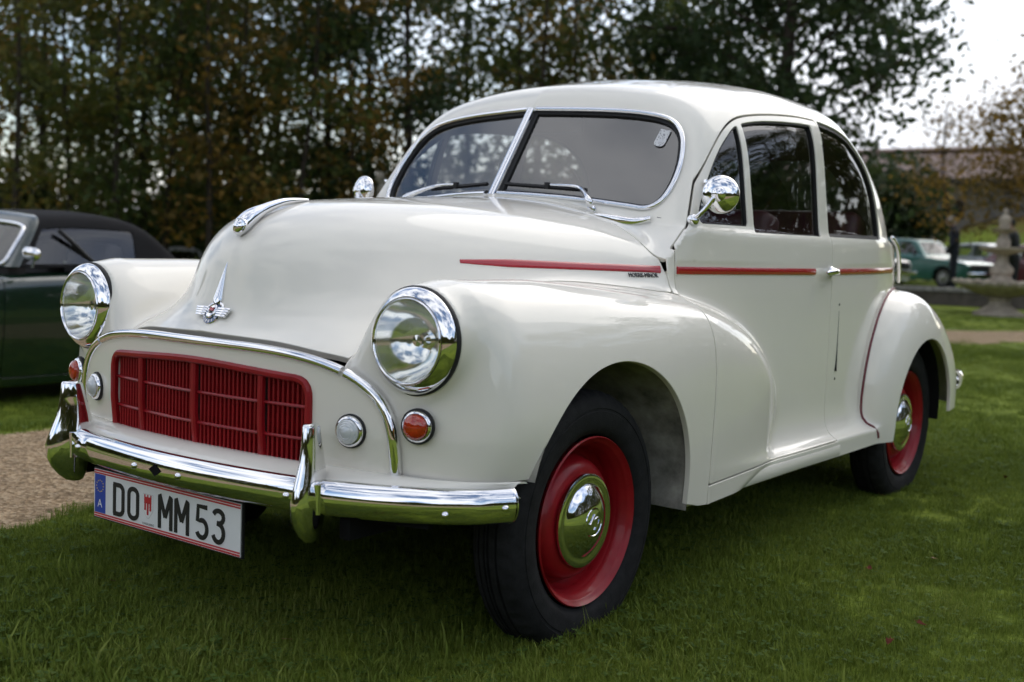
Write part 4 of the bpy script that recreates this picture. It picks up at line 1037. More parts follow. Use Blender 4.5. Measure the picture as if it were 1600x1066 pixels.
PATH = np.array([(-2.05, -30), (-1.95, -8), (-1.86, -3), (-1.88, 0), (-2.15, 3), (-2.45, 6), (-2.35, 9), (-1.82, 11.8), (-.9, 14.2), (1.2, 18.5), (6, 26), (14, 36)], float)
def path_dist(x, y):
    c = spline(PATH, 160); P = np.stack([np.ravel(x), np.ravel(y)], 1); d = np.full(len(P), 1e9)
    for a, b in zip(c[:-1], c[1:]):
        e = b - a; w = P - a; t = np.clip((w @ e) / (e @ e), 0, 1); q = w - t[:, None] * e; d = np.minimum(d, np.hypot(q[:, 0], q[:, 1]))
    return d.reshape(np.shape(x))
def gravel_amount(x, y):
    """signed metres inside the gravel: the side path and the drive across the front of the cars"""
    x = np.asarray(x, float); y = np.asarray(y, float)
    wob = .05 * np.sin(3.1 * x + 1.7 * y) + .035 * np.sin(7.3 * y - 4.1 * x) + .02 * np.sin(17 * x + 13 * y)
    p = .77 - path_dist(x, y)
    drive = 4.4 - np.abs(y + 7.9 + .05 * x)
    return np.maximum(p, drive) + wob
def grid_axis(lo, hi, near, step, far_growth=1.16):
    pts = [0.]; s = step
    while pts[-1] < hi - near[1]: pts.append(pts[-1] + s); s *= far_growth
    up = np.array(pts[1:]) + near[1]
    pts = [0.]; s = step
    while pts[-1] < near[0] - lo: pts.append(pts[-1] + s); s *= far_growth
    dn = near[0] - np.array(pts[1:])[::-1]
    return np.concatenate([dn, np.arange(near[0], near[1] + 1e-6, step), up])
gxs = grid_axis(-900, 900, (-5.0, 4.0), .11); gys = grid_axis(-900, 900, (-3.5, 15.), .11)
GX, GY = np.meshgrid(gxs, gys, indexing='ij'); GZ = terrain(GX, GY)
ga = gravel_amount(GX, GY)
GZ2 = GZ - .020 * sstep(-.05, .08, ga)                     # gravel lies a little lower than the turf
n1_, n2_ = GX.shape
idx = (np.arange(n1_ - 1)[:, None] * n2_ + np.arange(n2_ - 1)[None]).ravel()
gq = np.stack([idx, idx + n2_, idx + n2_ + 1, idx + 1], 1)
m_g, nt, b = nodes_of('lawn_and_gravel')
tc = N_(nt, 'ShaderNodeTexCoord'); at_ = N_(nt, 'ShaderNodeAttribute', attribute_name='gravel')
L = nt.links.new
def noise(scale, detail=6., rough=.6, src=None):
    n = N_(nt, 'ShaderNodeTexNoise', Scale=scale, Detail=detail, Roughness=rough); L((src or tc.outputs['Object']), n.inputs['Vector']); return n
def ramp(src, stops):
    r = N_(nt, 'ShaderNodeValToRGB'); e = r.color_ramp.elements
    while len(e) < len(stops): e.new(.5)
    for k_, (p, c) in enumerate(stops): e[k_].position = p; e[k_].color = tuple(c) + (1,)
    L(src, r.inputs[0]); return r
g_big = noise(.55, 5.); g_fine = noise(38., 6., .7)
gr_a = ramp(g_fine.outputs['Fac'], [(.30, (.060, .090, .009)), (.5, (.140, .195, .019)), (.72, (.230, .290, .040))])
gr_b = ramp(g_big.outputs['Fac'], [(.35, (.62, .66, .60)), (.65, (1.15, 1.08, .9))])
mu = N_(nt, 'ShaderNodeMix', data_type='RGBA', blend_type='MULTIPLY'); mu.inputs['Factor'].default_value = 1.
L(gr_a.outputs[0], mu.inputs['A']); L(gr_b.outputs[0], mu.inputs['B'])
st1 = N_(nt, 'ShaderNodeTexVoronoi', Scale=75.); L(tc.outputs['Object'], st1.inputs['Vector'])
st2 = noise(9., 6.)
pv = ramp(st1.outputs['Color'], [(.1, (.17, .118, .068)), (.5, (.33, .240, .148)), (.9, (.49, .390, .265))])
pv2 = ramp(st2.outputs['Fac'], [(.3, (.75, .74, .72)), (.7, (1.12, 1.08, 1.02))])
mg = N_(nt, 'ShaderNodeMix', data_type='RGBA', blend_type='MULTIPLY'); mg.inputs['Factor'].default_value = 1.; L(pv.outputs[0], mg.inputs['A']); L(pv2.outputs[0], mg.inputs['B'])
edge = noise(26., 5.)
ad = N_(nt, 'ShaderNodeMath', operation='ADD'); sb_ = N_(nt, 'ShaderNodeMath', operation='MULTIPLY_ADD'); sb_.inputs[1].default_value = .16; sb_.inputs[2].default_value = -.08
L(edge.outputs['Fac'], sb_.inputs[0]); L(at_.outputs['Fac'], ad.inputs[0]); L(sb_.outputs[0], ad.inputs[1])
fac = N_(nt, 'ShaderNodeMapRange'); fac.inputs['From Min'].default_value = -.015; fac.inputs['From Max'].default_value = .03; L(ad.outputs[0], fac.inputs['Value'])
mf = N_(nt, 'ShaderNodeMix', data_type='RGBA'); L(fac.outputs[0], mf.inputs['Factor']); L(mu.outputs['Result'], mf.inputs['A']); L(mg.outputs['Result'], mf.inputs['B'])
lt = N_(nt, 'ShaderNodeAttribute', attribute_name='litter'); lno = noise(3.2, 6., .7); lsum = N_(nt, 'ShaderNodeMath', operation='ADD'); L(lt.outputs['Fac'], lsum.inputs[0]); L(lno.outputs['Fac'], lsum.inputs[1])
lfa = N_(nt, 'ShaderNodeMapRange'); lfa.inputs['From Min'].default_value = .95; lfa.inputs['From Max'].default_value = 1.25; L(lsum.outputs[0], lfa.inputs['Value'])
lco = ramp(noise(60., 4.).outputs['Fac'], [(.3, (.07, .045, .018)), (.6, (.17, .105, .035)), (.8, (.26, .17, .05))])
ml_ = N_(nt, 'ShaderNodeMix', data_type='RGBA'); L(lfa.outputs[0], ml_.inputs['Factor']); L(mf.outputs['Result'], ml_.inputs['A']); L(lco.outputs[0], ml_.inputs['B'])
L(ml_.outputs['Result'], b.inputs['Base Color']); b.inputs['Roughness'].default_value = .95; b.inputs['Specular IOR Level'].default_value = .15
bm_ = N_(nt, 'ShaderNodeBump', Strength=.8, Distance=.02)
hmx = N_(nt, 'ShaderNodeMix', data_type='FLOAT'); L(fac.outputs[0], hmx.inputs['Factor']); L(g_fine.outputs['Fac'], hmx.inputs['A']); L(st1.outputs['Distance'], hmx.inputs['B']); L(hmx.outputs['Result'], bm_.inputs['Height']); L(bm_.outputs[0], b.inputs['Normal'])
ground = mobj('lawn_ground', np.stack([GX.ravel(), GY.ravel(), GZ2.ravel()], 1), gq, m_g, None, True)
a_ = ground.data.attributes.new('gravel', 'FLOAT', 'POINT'); a_.data.foreach_set('value', ga.ravel().astype(np.float32))
a_ = ground.data.attributes.new('litter', 'FLOAT', 'POINT'); a_.data.foreach_set('value', (sstep(.6, 1.6, GZ) * .75).ravel().astype(np.float32))
tag(ground, kind='structure')

# ------------------------------------------------------------------ grass blades (one mass)
def blade_material(name, stops, sc):
    m, nt, b = nodes_of(name)
    oi = N_(nt, 'ShaderNodeObjectInfo'); gm = N_(nt, 'ShaderNodeNewGeometry'); nz = N_(nt, 'ShaderNodeTexNoise', Scale=.9, Detail=4.); nt.links.new(gm.outputs['Position'], nz.inputs['Vector'])
    ad = N_(nt, 'ShaderNodeMath', operation='MULTIPLY_ADD'); ad.inputs[1].default_value = .45; nt.links.new(gm.outputs['Random Per Island'], ad.inputs[0]); 
    s2 = N_(nt, 'ShaderNodeMath', operation='MULTIPLY_ADD'); s2.inputs[1].default_value = .9; s2.inputs[2].default_value = -.2; nt.links.new(nz.outputs['Fac'], s2.inputs[0]); nt.links.new(s2.outputs[0], ad.inputs[2])
    r = N_(nt, 'ShaderNodeValToRGB'); e = r.color_ramp.elements
    while len(e) < len(stops): e.new(.5)
    for k_, (p, c) in enumerate(stops): e[k_].position = p; e[k_].color = tuple(c) + (1,)
    nt.links.new(ad.outputs[0], r.inputs[0])
    tr = N_(nt, 'ShaderNodeBsdfTranslucent'); nt.links.new(r.outputs[0], tr.inputs['Color']); nt.links.new(r.outputs[0], b.inputs['Base Color'])
    b.inputs['Roughness'].default_value = .7; b.inputs['Specular IOR Level'].default_value = .12
    mx = N_(nt, 'ShaderNodeMixShader'); mx.inputs[0].default_value = .35
    nt.links.new(b.outputs[0], mx.inputs[1]); nt.links.new(tr.outputs[0], mx.inputs[2]); nt.links.new(mx.outputs[0], nt.nodes['Material Output'].inputs['Surface'])
    return m
M_BLADE = blade_material('grass_blade', [(.05, (.046, .072, .010)), (.35, (.112, .158, .022)), (.65, (.175, .225, .036)), (.85, (.25, .28, .07)), (1., (.32, .28, .11))], 1)
M_CLOVER = blade_material('clover_leaf', [(.1, (.036, .074, .012)), (.6, (.085, .138, .026)), (1., (.15, .20, .06))], 1)
def tuft_mesh(name, n, spread, h, w, seed, clover=0):
    r = np.random.default_rng(seed); V = []; F = []; MI = []
    for _ in range(n):
        a = r.uniform(0, 2 * math.pi); d = spread * math.sqrt(r.uniform()); px, py = d * math.cos(a), d * math.sin(a)
        hh = h * r.uniform(.55, 1.25); ln = r.uniform(.15, .9) * hh; la = r.uniform(0, 2 * math.pi); ww = w * r.uniform(.6, 1.2)
        dx, dy = math.cos(la), math.sin(la); sx, sy = -dy * ww, dx * ww; b0 = len(V)
        V += [(px - sx, py - sy, -.01), (px + sx, py + sy, -.01), (px - sx * .8 + dx * ln * .35, py - sy * .8 + dy * ln * .35, hh * .6), (px + sx * .8 + dx * ln * .35, py + sy * .8 + dy * ln * .35, hh * .6), (px + dx * ln, py + dy * ln, hh * .95)]
        F += [(b0, b0 + 1, b0 + 3, b0 + 2), (b0 + 2, b0 + 3, b0 + 4)]; MI += [0, 0]
    for _ in range(clover):
        a = r.uniform(0, 2 * math.pi); d = spread * math.sqrt(r.uniform()); px, py = d * math.cos(a), d * math.sin(a); z = h * r.uniform(.45, .9); a0 = r.uniform(0, 6.28); rr = r.uniform(.006, .011)
        for k_ in range(3):
            t = a0 + k_ * 2.094; b0 = len(V); tz = r.uniform(-.3, .3)
            c, s_ = math.cos(t), math.sin(t)
            V += [(px, py, z), (px + rr * (c * .7 - s_ * .55), py + rr * (s_ * .7 + c * .55), z + rr * tz), (px + rr * 1.15 * c, py + rr * 1.15 * s_, z + rr * tz * 1.2), (px + rr * (c * .7 + s_ * .55), py + rr * (s_ * .7 - c * .55), z + rr * tz)]
            F += [(b0, b0 + 1, b0 + 2, b0 + 3)]; MI += [1]
    me = bpy.data.meshes.new(name); me.from_pydata(V, [], F); me.materials.append(M_BLADE); me.materials.append(M_CLOVER); me.polygons.foreach_set('material_index', MI)
    return me
def scatter(name, zones, meshes, seed):
    """one grass mass: points carried by a mesh, tufts set on them by geometry nodes"""
    r = np.random.default_rng(seed); P = []
    for (x0, x1, y0, y1, dens, dmax) in zones:
        n = int((x1 - x0) * (y1 - y0) * dens); x = r.uniform(x0, x1, n); y = r.uniform(y0, y1, n)
        dc = np.hypot(x - 2.11, y + 2.21); ang = np.degrees(np.arctan2(x - 2.11, y + 2.21))
        k_ = (gravel_amount(x, y) < r.normal(-.03, .03, n)) & (dc < dmax) & (ang > -66) & (ang < -8)
        x, y = x[k_], y[k_]; P.append(np.stack([x, y, terrain(x, y)], 1))
    P = np.concatenate(P)
    me = bpy.data.meshes.new(name); me.vertices.add(len(P)); me.vertices.foreach_set('co', P.ravel().astype(np.float32))
    a = me.attributes.new('rz', 'FLOAT_VECTOR', 'POINT'); rot = np.zeros((len(P), 3), np.float32); rot[:, 2] = r.uniform(0, 6.28, len(P)); rot[:, :2] = r.normal(0, .08, (len(P), 2)); a.data.foreach_set('vector', rot.ravel())
    patch = .5 + .5 * np.sin(P[:, 0] * 2.1 + 1.3 * np.sin(P[:, 1] * 1.7)) * np.sin(P[:, 1] * 1.9 + .7)
    a = me.attributes.new('sc', 'FLOAT', 'POINT'); a.data.foreach_set('value', (r.uniform(.65, 1.2, len(P)) * (.62 + .75 * patch)).astype(np.float32))
    a = me.attributes.new('pick', 'INT', 'POINT'); a.data.foreach_set('value', r.choice(len(meshes), len(P), p=np.array([1.] * (len(meshes) - 2) + [.05, .12]) / (len(meshes) - 2 + .17)).astype(np.int32))
    o = bpy.data.objects.new(name, me); COL.objects.link(o)
    coll = bpy.data.collections.new(name + '_tufts')
    for i_, m in enumerate(meshes): coll.objects.link(bpy.data.objects.new('grass_tuft_%02d' % i_, m))
    ng = bpy.data.node_groups.new(name, 'GeometryNodeTree')
    ng.interface.new_socket('Geometry', in_out='INPUT', socket_type='NodeSocketGeometry'); ng.interface.new_socket('Geometry', in_out='OUTPUT', socket_type='NodeSocketGeometry')
    gi, go = ng.nodes.new('NodeGroupInput'), ng.nodes.new('NodeGroupOutput')
    iop = ng.nodes.new('GeometryNodeInstanceOnPoints'); ci = ng.nodes.new('GeometryNodeCollectionInfo'); ci.inputs['Collection'].default_value = coll; ci.inputs['Separate Children'].default_value = True; ci.inputs['Reset Children'].default_value = True
    def attr(nm, dt): n = ng.nodes.new('GeometryNodeInputNamedAttribute'); n.data_type = dt; n.inputs[0].default_value = nm; return [s for s in n.outputs if s.enabled][0]
    l = ng.links.new
    l(gi.outputs[0], iop.inputs['Points']); l(ci.outputs[0], iop.inputs['Instance']); iop.inputs['Pick Instance'].default_value = True
    l(attr('pick', 'INT'), iop.inputs['Instance Index']); l(attr('rz', 'FLOAT_VECTOR'), iop.inputs['Rotation']); l(attr('sc', 'FLOAT'), iop.inputs['Scale']); l(iop.outputs[0], go.inputs[0])
    md = o.modifiers.new('tufts', 'NODES'); md.node_group = ng
    return o
tufts = [tuft_mesh('tuft_%d' % i, 64, .065, .024, .0012, 10 + i, clover=(0, 3, 5, 0)[i % 4]) for i in range(8)]
tufts.append(tuft_mesh('tuft_stalks', 5, .05, .085, .0008, 99)); tufts.append(tuft_mesh('tuft_coarse', 26, .05, .05, .0022, 98))
lawn = scatter('grass', [(-2.0, 3.2, -2.6, 3.4, 520, 6.5), (-4.6, 3.0, -1.2, 10.5, 150, 12.5), (-9., 4., 4.0, 19., 38, 22.)], tufts, 3)
tag(lawn, 'short green lawn grass with clover around the cars', 'grass', kind='stuff')

# fallen leaves on the lawn
M_LEAFRED = mat('fallen_leaf_red', (.075, .022, .014), rough=.95, spec=.05, vary=.4, vscale=60)
M_LEAFBR = mat('fallen_leaf_brown', (.20, .085, .030), rough=.7, vary=.3, vscale=60)
lv = [(0, 0, 0), (.012, .010, .003), (.030, .012, .008), (.026, .0, .005), (.046, -.002, .010), (.026, -.006, .006), (.028, -.018, .009), (.010, -.010, .002), (-.012, 0, .0)]
lf = [(0, 1, 2, 3), (0, 3, 4, 5), (0, 5, 6, 7), (8, 1, 0), (8, 0, 7)]
first = None
for i_, (x, y, red) in enumerate([(.55, -.83, 1), (.575, -.845, 1), (.62, -.79, 1), (1.28, .33, 1), (1.30, .52, 1), (1.02, .93, 1), (1.12, 1.15, 0), (.30, -.55, 0), (1.42, 1.62, 0), (.72, 1.9, 0), (1.36, -.02, 1), (.2, 3.6, 0), (.95, 2.6, 1), (-.3, -.55, 0)]):
    if first is None: o = first = mobj('fallen_leaf', lv, lf, M_LEAFRED, None, False)
    else: o = first.copy(); COL.objects.link(o)
    if not red:
        o.material_slots[0].link = 'OBJECT'; o.material_slots[0].material = M_LEAFBR
    o.scale = (.62,) * 3; o.location = (x, y, float(terrain(x, y)) + .030); o.rotation_euler = (RNG.uniform(-.4, .4), RNG.uniform(-.4, .4), RNG.uniform(0, 6.3))
    tag(o, 'small dry fallen leaf lying in the lawn grass', 'leaf', 'fallen leaves on the lawn')

# ------------------------------------------------------------------ trees
def leaf_material(name, stops, trans=.45):
    m, nt, b = nodes_of(name)
    gm = N_(nt, 'ShaderNodeNewGeometry'); tc = N_(nt, 'ShaderNodeTexCoord'); nz = N_(nt, 'ShaderNodeTexNoise', Scale=.55, Detail=3.); nt.links.new(gm.outputs['Position'], nz.inputs['Vector'])
    ma = N_(nt, 'ShaderNodeMath', operation='MULTIPLY_ADD'); ma.inputs[1].default_value = .35; nt.links.new(gm.outputs['Random Per Island'], ma.inputs[0])
    mr = N_(nt, 'ShaderNodeMapRange'); mr.inputs['From Min'].default_value = .3; mr.inputs['From Max'].default_value = .7; mr.inputs['To Max'].default_value = .65; nt.links.new(nz.outputs['Fac'], mr.inputs['Value']); nt.links.new(mr.outputs[0], ma.inputs[2])
    r = N_(nt, 'ShaderNodeValToRGB'); e = r.color_ramp.elements
    while len(e) < len(stops): e.new(.5)
    for k_, (p, c) in enumerate(stops): e[k_].position = p; e[k_].color = tuple(c) + (1,)
    nt.links.new(ma.outputs[0], r.inputs[0]); nt.links.new(r.outputs[0], b.inputs['Base Color']); b.inputs['Roughness'].default_value = .6; b.inputs['Specular IOR Level'].default_value = .25
    tr = N_(nt, 'ShaderNodeBsdfTranslucent'); nt.links.new(r.outputs[0], tr.inputs['Color']); mx = N_(nt, 'ShaderNodeMixShader'); mx.inputs[0].default_value = trans
    nt.links.new(b.outputs[0], mx.inputs[1]); nt.links.new(tr.outputs[0], mx.inputs[2]); nt.links.new(mx.outputs[0], nt.nodes['Material Output'].inputs['Surface'])
    return m
M_BARK = mat('bark', (.045, .036, .028), rough=.95, spec=.1, vary=.5, vscale=6, bump=.6, bscale=20)
LEAF = {'green': leaf_material('leaves_dark_green', [(0, (0.029, 0.0493, 0.0145)), (0.45, (0.0638, 0.0899, 0.0203)), (0.75, (0.1189, 0.1247, 0.0261)), (1.0, (0.2465, 0.1595, 0.0319))]),
        'mixed': leaf_material('leaves_turning', [(0, (0.033, 0.051, 0.015)), (0.45, (0.075, 0.09, 0.0195)), (0.78, (0.15, 0.126, 0.024)), (1.0, (0.36, 0.2025, 0.03))]),
        'autumn': leaf_material('leaves_autumn_orange', [(0, (0.0562, 0.05, 0.015)), (0.4, (0.125, 0.0875, 0.02)), (0.75, (0.25, 0.1438, 0.025)), (1.0, (0.4, 0.2375, 0.0438))]),
        'deep': leaf_material('leaves_deep_green', [(0, (0.0189, 0.0351, 0.0149)), (0.5, (0.0351, 0.0594, 0.0203)), (0.85, (0.0607, 0.0783, 0.0243)), (1.0, (0.135, 0.1013, 0.027))])}
def tree_meshes(seed, H=9., crown0=1.6, R=2.0, leaves=7000, leaf=.085, lean=.0, trunk_r=.10, forks=12, clump=.55):
    """tapered trunk with limbs, and a crown of leaf faces clumped round the twigs"""
    r = np.random.default_rng(seed); tb = MB(); tips = []
    top = np.array([r.normal(0, .3) + lean, r.normal(0, .3), H * .92])
    tp = spline([(0, 0, -.2), (r.normal(0, .06), r.normal(0, .06), H * .25), (top[0] * .5 + r.normal(0, .1), top[1] * .5 + r.normal(0, .1), H * .55), top], 14)
    V, F = sweep(tp, circ(trunk_r, 8), None, False, True, np.linspace(1.15, .18, 14)); tb.add(V, F)
    for i in range(forks):
        t = crown0 / H + (1 - crown0 / H) * (i + r.uniform(0, .9)) / forks * .95; j = t * 13; j0 = min(int(j), 12); p = tp[j0] + (tp[j0 + 1] - tp[j0]) * (j - j0)
        a = i * 2.4 + r.uniform(-.5, .5); s = math.sin(math.pi * min(max((t * H - crown0 * .6) / (H - crown0 * .6), .06), .97)) ** .6; ln = R * (.55 + .6 * r.uniform()) * max(s, .3)
        e = p + np.array([math.cos(a) * ln, math.sin(a) * ln, ln * r.uniform(.05, .6)]); mid = (p + e) / 2 + np.array([0, 0, r.uniform(-.05, .2) * ln])
        bpth = spline([p, mid, e], 7); V, F = sweep(bpth, circ(trunk_r * .38 * (1.1 - t), 5), None, False, True, np.linspace(1, .25, 7)); tb.add(V, F)
        for q in range(5):
            k_ = r.uniform(.35, 1.); c = p + (e - p) * k_ + r.normal(0, .22, 3) * ln * .5; tips.append((c, .75 + .5 * r.uniform()))
            if q < 2: V, F = sweep(spline([p + (e - p) * k_ * .7, c], 3), circ(trunk_r * .12, 4)); tb.add(V, F)
    tips.append((top, 1.)); tips.append((top * [1, 1, .95], .9))
    w = np.array([t[1] for t in tips]); ch = r.choice(len(tips), leaves, p=w / w.sum()); C = np.array([t[0] for t in tips])[ch]
    P = C + r.normal(0, 1, (leaves, 3)) * (clump * np.array([1., 1., .72])) * w[ch][:, None]
    P = P[P[:, 2] > crown0 * .55]; n = len(P)
    a = unit_(r.normal(0, 1, (n, 3))); bb = unit_(np.cross(a, r.normal(0, 1, (n, 3)))); sz = leaf * r.uniform(.6, 1.35, n)[:, None]
    V = np.stack([P - a * sz, P + bb * sz * .55, P + a * sz, P - bb * sz * .55], 1).reshape(-1, 3); F = np.arange(4 * n).reshape(n, 4)
    me_t = bpy.data.meshes.new('trunk'); me_t.from_pydata(tb.v, [], tb.f); me_t.materials.append(M_BARK); me_t.polygons.foreach_set('use_smooth', [True] * len(me_t.polygons))
    me_c = bpy.data.meshes.new('crown'); me_c.vertices.add(len(V)); me_c.vertices.foreach_set('co', V.ravel().astype(np.float32)); me_c.loops.add(4 * n); me_c.loops.foreach_set('vertex_index', F.ravel().astype(np.int32)); me_c.polygons.add(n); me_c.polygons.foreach_set('loop_start', (np.arange(n) * 4).astype(np.int32)); me_c.materials.append(LEAF['green']); me_c.update(calc_edges=True)
    return me_t, me_c
def tree(name, meshes, loc, rz, sc, leafmat, label, group=None):
    e = empty(name, loc, rz); e.scale = (sc, sc, sc)
    t = bpy.data.objects.new('trunk', meshes[0]); c = bpy.data.objects.new('crown', meshes[1])
    for o in (t, c): COL.objects.link(o); o.parent = e
    c.material_slots[0].link = 'OBJECT'; c.material_slots[0].material = LEAF[leafmat]
    tag(e, label, 'tree', group); return e
def gz(p): return float(terrain(p[0], p[1]))
TALL = [tree_meshes(50 + i, H=10.5, crown0=1.5, R=2.3, leaves=5200, leaf=.092, trunk_r=.11, forks=15, clump=.42) for i in range(4)]
THIN = [tree_meshes(70 + i, H=9.5, crown0=2.3, R=1.5, leaves=2300, leaf=.080, trunk_r=.075, forks=12, clump=.36) for i in range(3)]
row = [(-63.5, 27, 0, 1.0, 'autumn'), (-61, 33, 1, 1.1, 'autumn'), (-58.6, 29, 2, 1.05, 'mixed'), (-56.4, 34, 3, 1.15, 'mixed'), (-54.2, 28, 1, 1.0, 'green'), (-52.2, 33, 0, 1.2, 'autumn'), (-50.0, 29, 3, 1.05, 'green'), (-48.2, 35, 2, 1.2, 'green'),
       (-46.0, 28, 0, 1.05, 'deep'), (-44.0, 33, 1, 1.2, 'autumn'), (-42.0, 27, 3, 1.05, 'deep'), (-39.2, 33, 2, 1.1, 'mixed'), (-36.4, 28, 0, .95, 'green'), (-32.6, 33, 2, .95, 'mixed'), (-30.0, 37, 3, 1.0, 'green')]
for i_, (bg_, d, k_, s, lm) in enumerate(row):
    p = spot(bg_, d); p.z = gz(p); tree('tall_tree', TALL[k_], p, i_ * 1.9, s, lm, {'green': 'tall green leafy tree in the row behind the parked cars', 'deep': 'tall dark green tree in the middle of the row behind the bonnet', 'mixed': 'tall olive tree with turning leaves in the row behind the cars', 'autumn': 'tall orange-brown tree in the row behind the cars'}[lm], 'trees in the row behind the cars')
thin = [(-59.8, 24.5, 0, 1., 'mixed'), (-57.4, 25.5, 1, .95, 'mixed'), (-55.2, 24.8, 2, 1., 'green'), (-53.3, 26, 0, 1., 'green'), (-51.3, 25, 1, 1.05, 'autumn'), (-49.2, 26, 2, 1., 'mixed'), (-47.2, 25.4, 0, 1., 'green'), (-35.8, 25.5, 1, 1.05, 'mixed'), (-33.6, 26.5, 2, 1., 'autumn'), (-44.6, 25.8, 1, .9, 'autumn')]
for i_, (bg_, d, k_, s, lm) in enumerate(thin):
    p = spot(bg_, d); p.z = gz(p); tree('slender_tree', THIN[k_], p, i_ * 2.3 + 1, s, lm, {'green': 'slender green young tree with thin dark trunk before the tree row', 'mixed': 'slender olive young tree with thin dark trunk before the tree row', 'autumn': 'slender orange-leaved young tree with thin trunk before the tree row'}[lm], 'slender trees in front of the row')
for i_, (bg_, d, k_, s) in enumerate([(9., 23., 0, 1.05), (16.5, 21., 2, 1.1), (23.5, 22.5, 1, 1.1), (31., 21.5, 3, 1.05)]):
    p = spot(bg_, d); p.z = gz(p); tree('park_tree', TALL[k_], p, i_ * 1.3, s, 'green', 'tall park tree mirrored in the side windows of the cream saloon', 'park trees mirrored in the side windows')
BIG = tree_meshes(91, H=10.5, crown0=1.5, R=3.9, leaves=21000, leaf=.10, trunk_r=.22, forks=22, clump=.62)
p = spot(-24.4, 25.5); p.z = gz(p); tree('broad_tree', BIG, p, .4, 1.0, 'deep', 'broad dark green tree rising behind the cream saloon roof')
BIG2 = tree_meshes(92, H=10., crown0=1.5, R=3.4, leaves=12000, leaf=.09, trunk_r=.18, forks=18, clump=.50)
p = spot(-27.6, 29.5); p.z = gz(p); tree('broad_tree', BIG2, p, 2.6, .95, 'green', 'dark tree half hidden left of the broad tree behind the roof')
AUT = tree_meshes(95, H=6.0, crown0=2.2, R=2.6, leaves=6000, leaf=.08, trunk_r=.16, forks=18, clump=.48)
p = spot(-12.6, 33); p.z = gz(p); tree('autumn_tree', AUT, p, 1.0, .95, 'autumn', 'brown autumn tree with bare branches beside the barn')
AUT2 = tree_meshes(96, H=6.4, crown0=2.6, R=1.7, leaves=1300, leaf=.07, trunk_r=.09, forks=12, clump=.42)
p = spot(-16.6, 38); p.z = gz(p); tree('autumn_tree', AUT2, p, 2.0, .9, 'autumn', 'sparse browning tree in front of the tiled barn roof')

# dense hedge closing the view under the trees, and the wood on the photographer's side
def leaf_mass(name, P, size, leafmat, seed):
    r = np.random.default_rng(seed); n = len(P); a = unit_(r.normal(0, 1, (n, 3))); bb = unit_(np.cross(a, r.normal(0, 1, (n, 3)))); sz = size * r.uniform(.6, 1.4, n)[:, None]
    V = np.stack([P - a * sz, P + bb * sz * .6, P + a * sz, P - bb * sz * .6], 1).reshape(-1, 3); F = np.arange(4 * n).reshape(n, 4)
    me = bpy.data.meshes.new(name); me.vertices.add(4 * n); me.vertices.foreach_set('co', V.ravel().astype(np.float32)); me.loops.add(4 * n); me.loops.foreach_set('vertex_index', F.ravel().astype(np.int32)); me.polygons.add(n); me.polygons.foreach_set('loop_start', (np.arange(n) * 4).astype(np.int32)); me.materials.append(LEAF[leafmat]); me.update(calc_edges=True)
    o = bpy.data.objects.new(name, me); COL.objects.link(o); return o
r = np.random.default_rng(5); n = 15000
tt = r.uniform(0, 1, n); bear = -68 + 46 * tt; dd = 30.5 + 1.5 * np.sin(tt * 23) + r.normal(0, .55, n)
top_ = 1.55 + .35 * np.sin(tt * 41) + .30 * np.sin(tt * 17 + 1) + 1.0 * sstep(.50, .72, tt)
P = np.stack([2.11 + dd * np.sin(np.radians(bear)), -2.21 + dd * np.cos(np.radians(bear)), top_ * r.uniform(0, 1, n) ** .75], 1)
r2 = np.random.default_rng(15); n = 5200; q = r2.normal(0, 1, (n, 3)) * [1.15, 1.1, 1.25]; q = q[np.linalg.norm(q / [1.15, 1.1, 1.25], axis=1) < 1.9]; pb_ = spot(-19.3, 41.); q = q + [pb_.x, pb_.y, gz(pb_) + 1.9]
sb2 = leaf_mass('evergreen_shrub', q[q[:, 2] > gz(pb_)], .16, 'deep', 18); tag(sb2, 'dark evergreen shrub at the left end of the barn wall', 'shrub')
hd = leaf_mass('hedge', P, .17, 'deep', 8); tag(hd, 'dense dark hedge closing the view under the tree row', 'hedge')
n = 64000; tt = r.uniform(0, 1, n); bear = 4 + 268 * tt; dd = 34 + 4 * np.sin(tt * 31) + r.normal(0, 1.6, n); hh = (11.2 - 5.4 * sstep(60, 85, bear)) * (1 + .14 * np.sin(tt * 57) + .10 * np.sin(tt * 23 + 2))
P = np.stack([2.11 + dd * np.sin(np.radians(bear)), -2.21 + dd * np.cos(np.radians(bear)), hh * r.uniform(0, 1, n) ** .8], 1)
wd = leaf_mass('distant_wood', P, .36, 'mixed', 9); tag(wd, 'wood along the far side of the park', 'wood', kind='stuff')
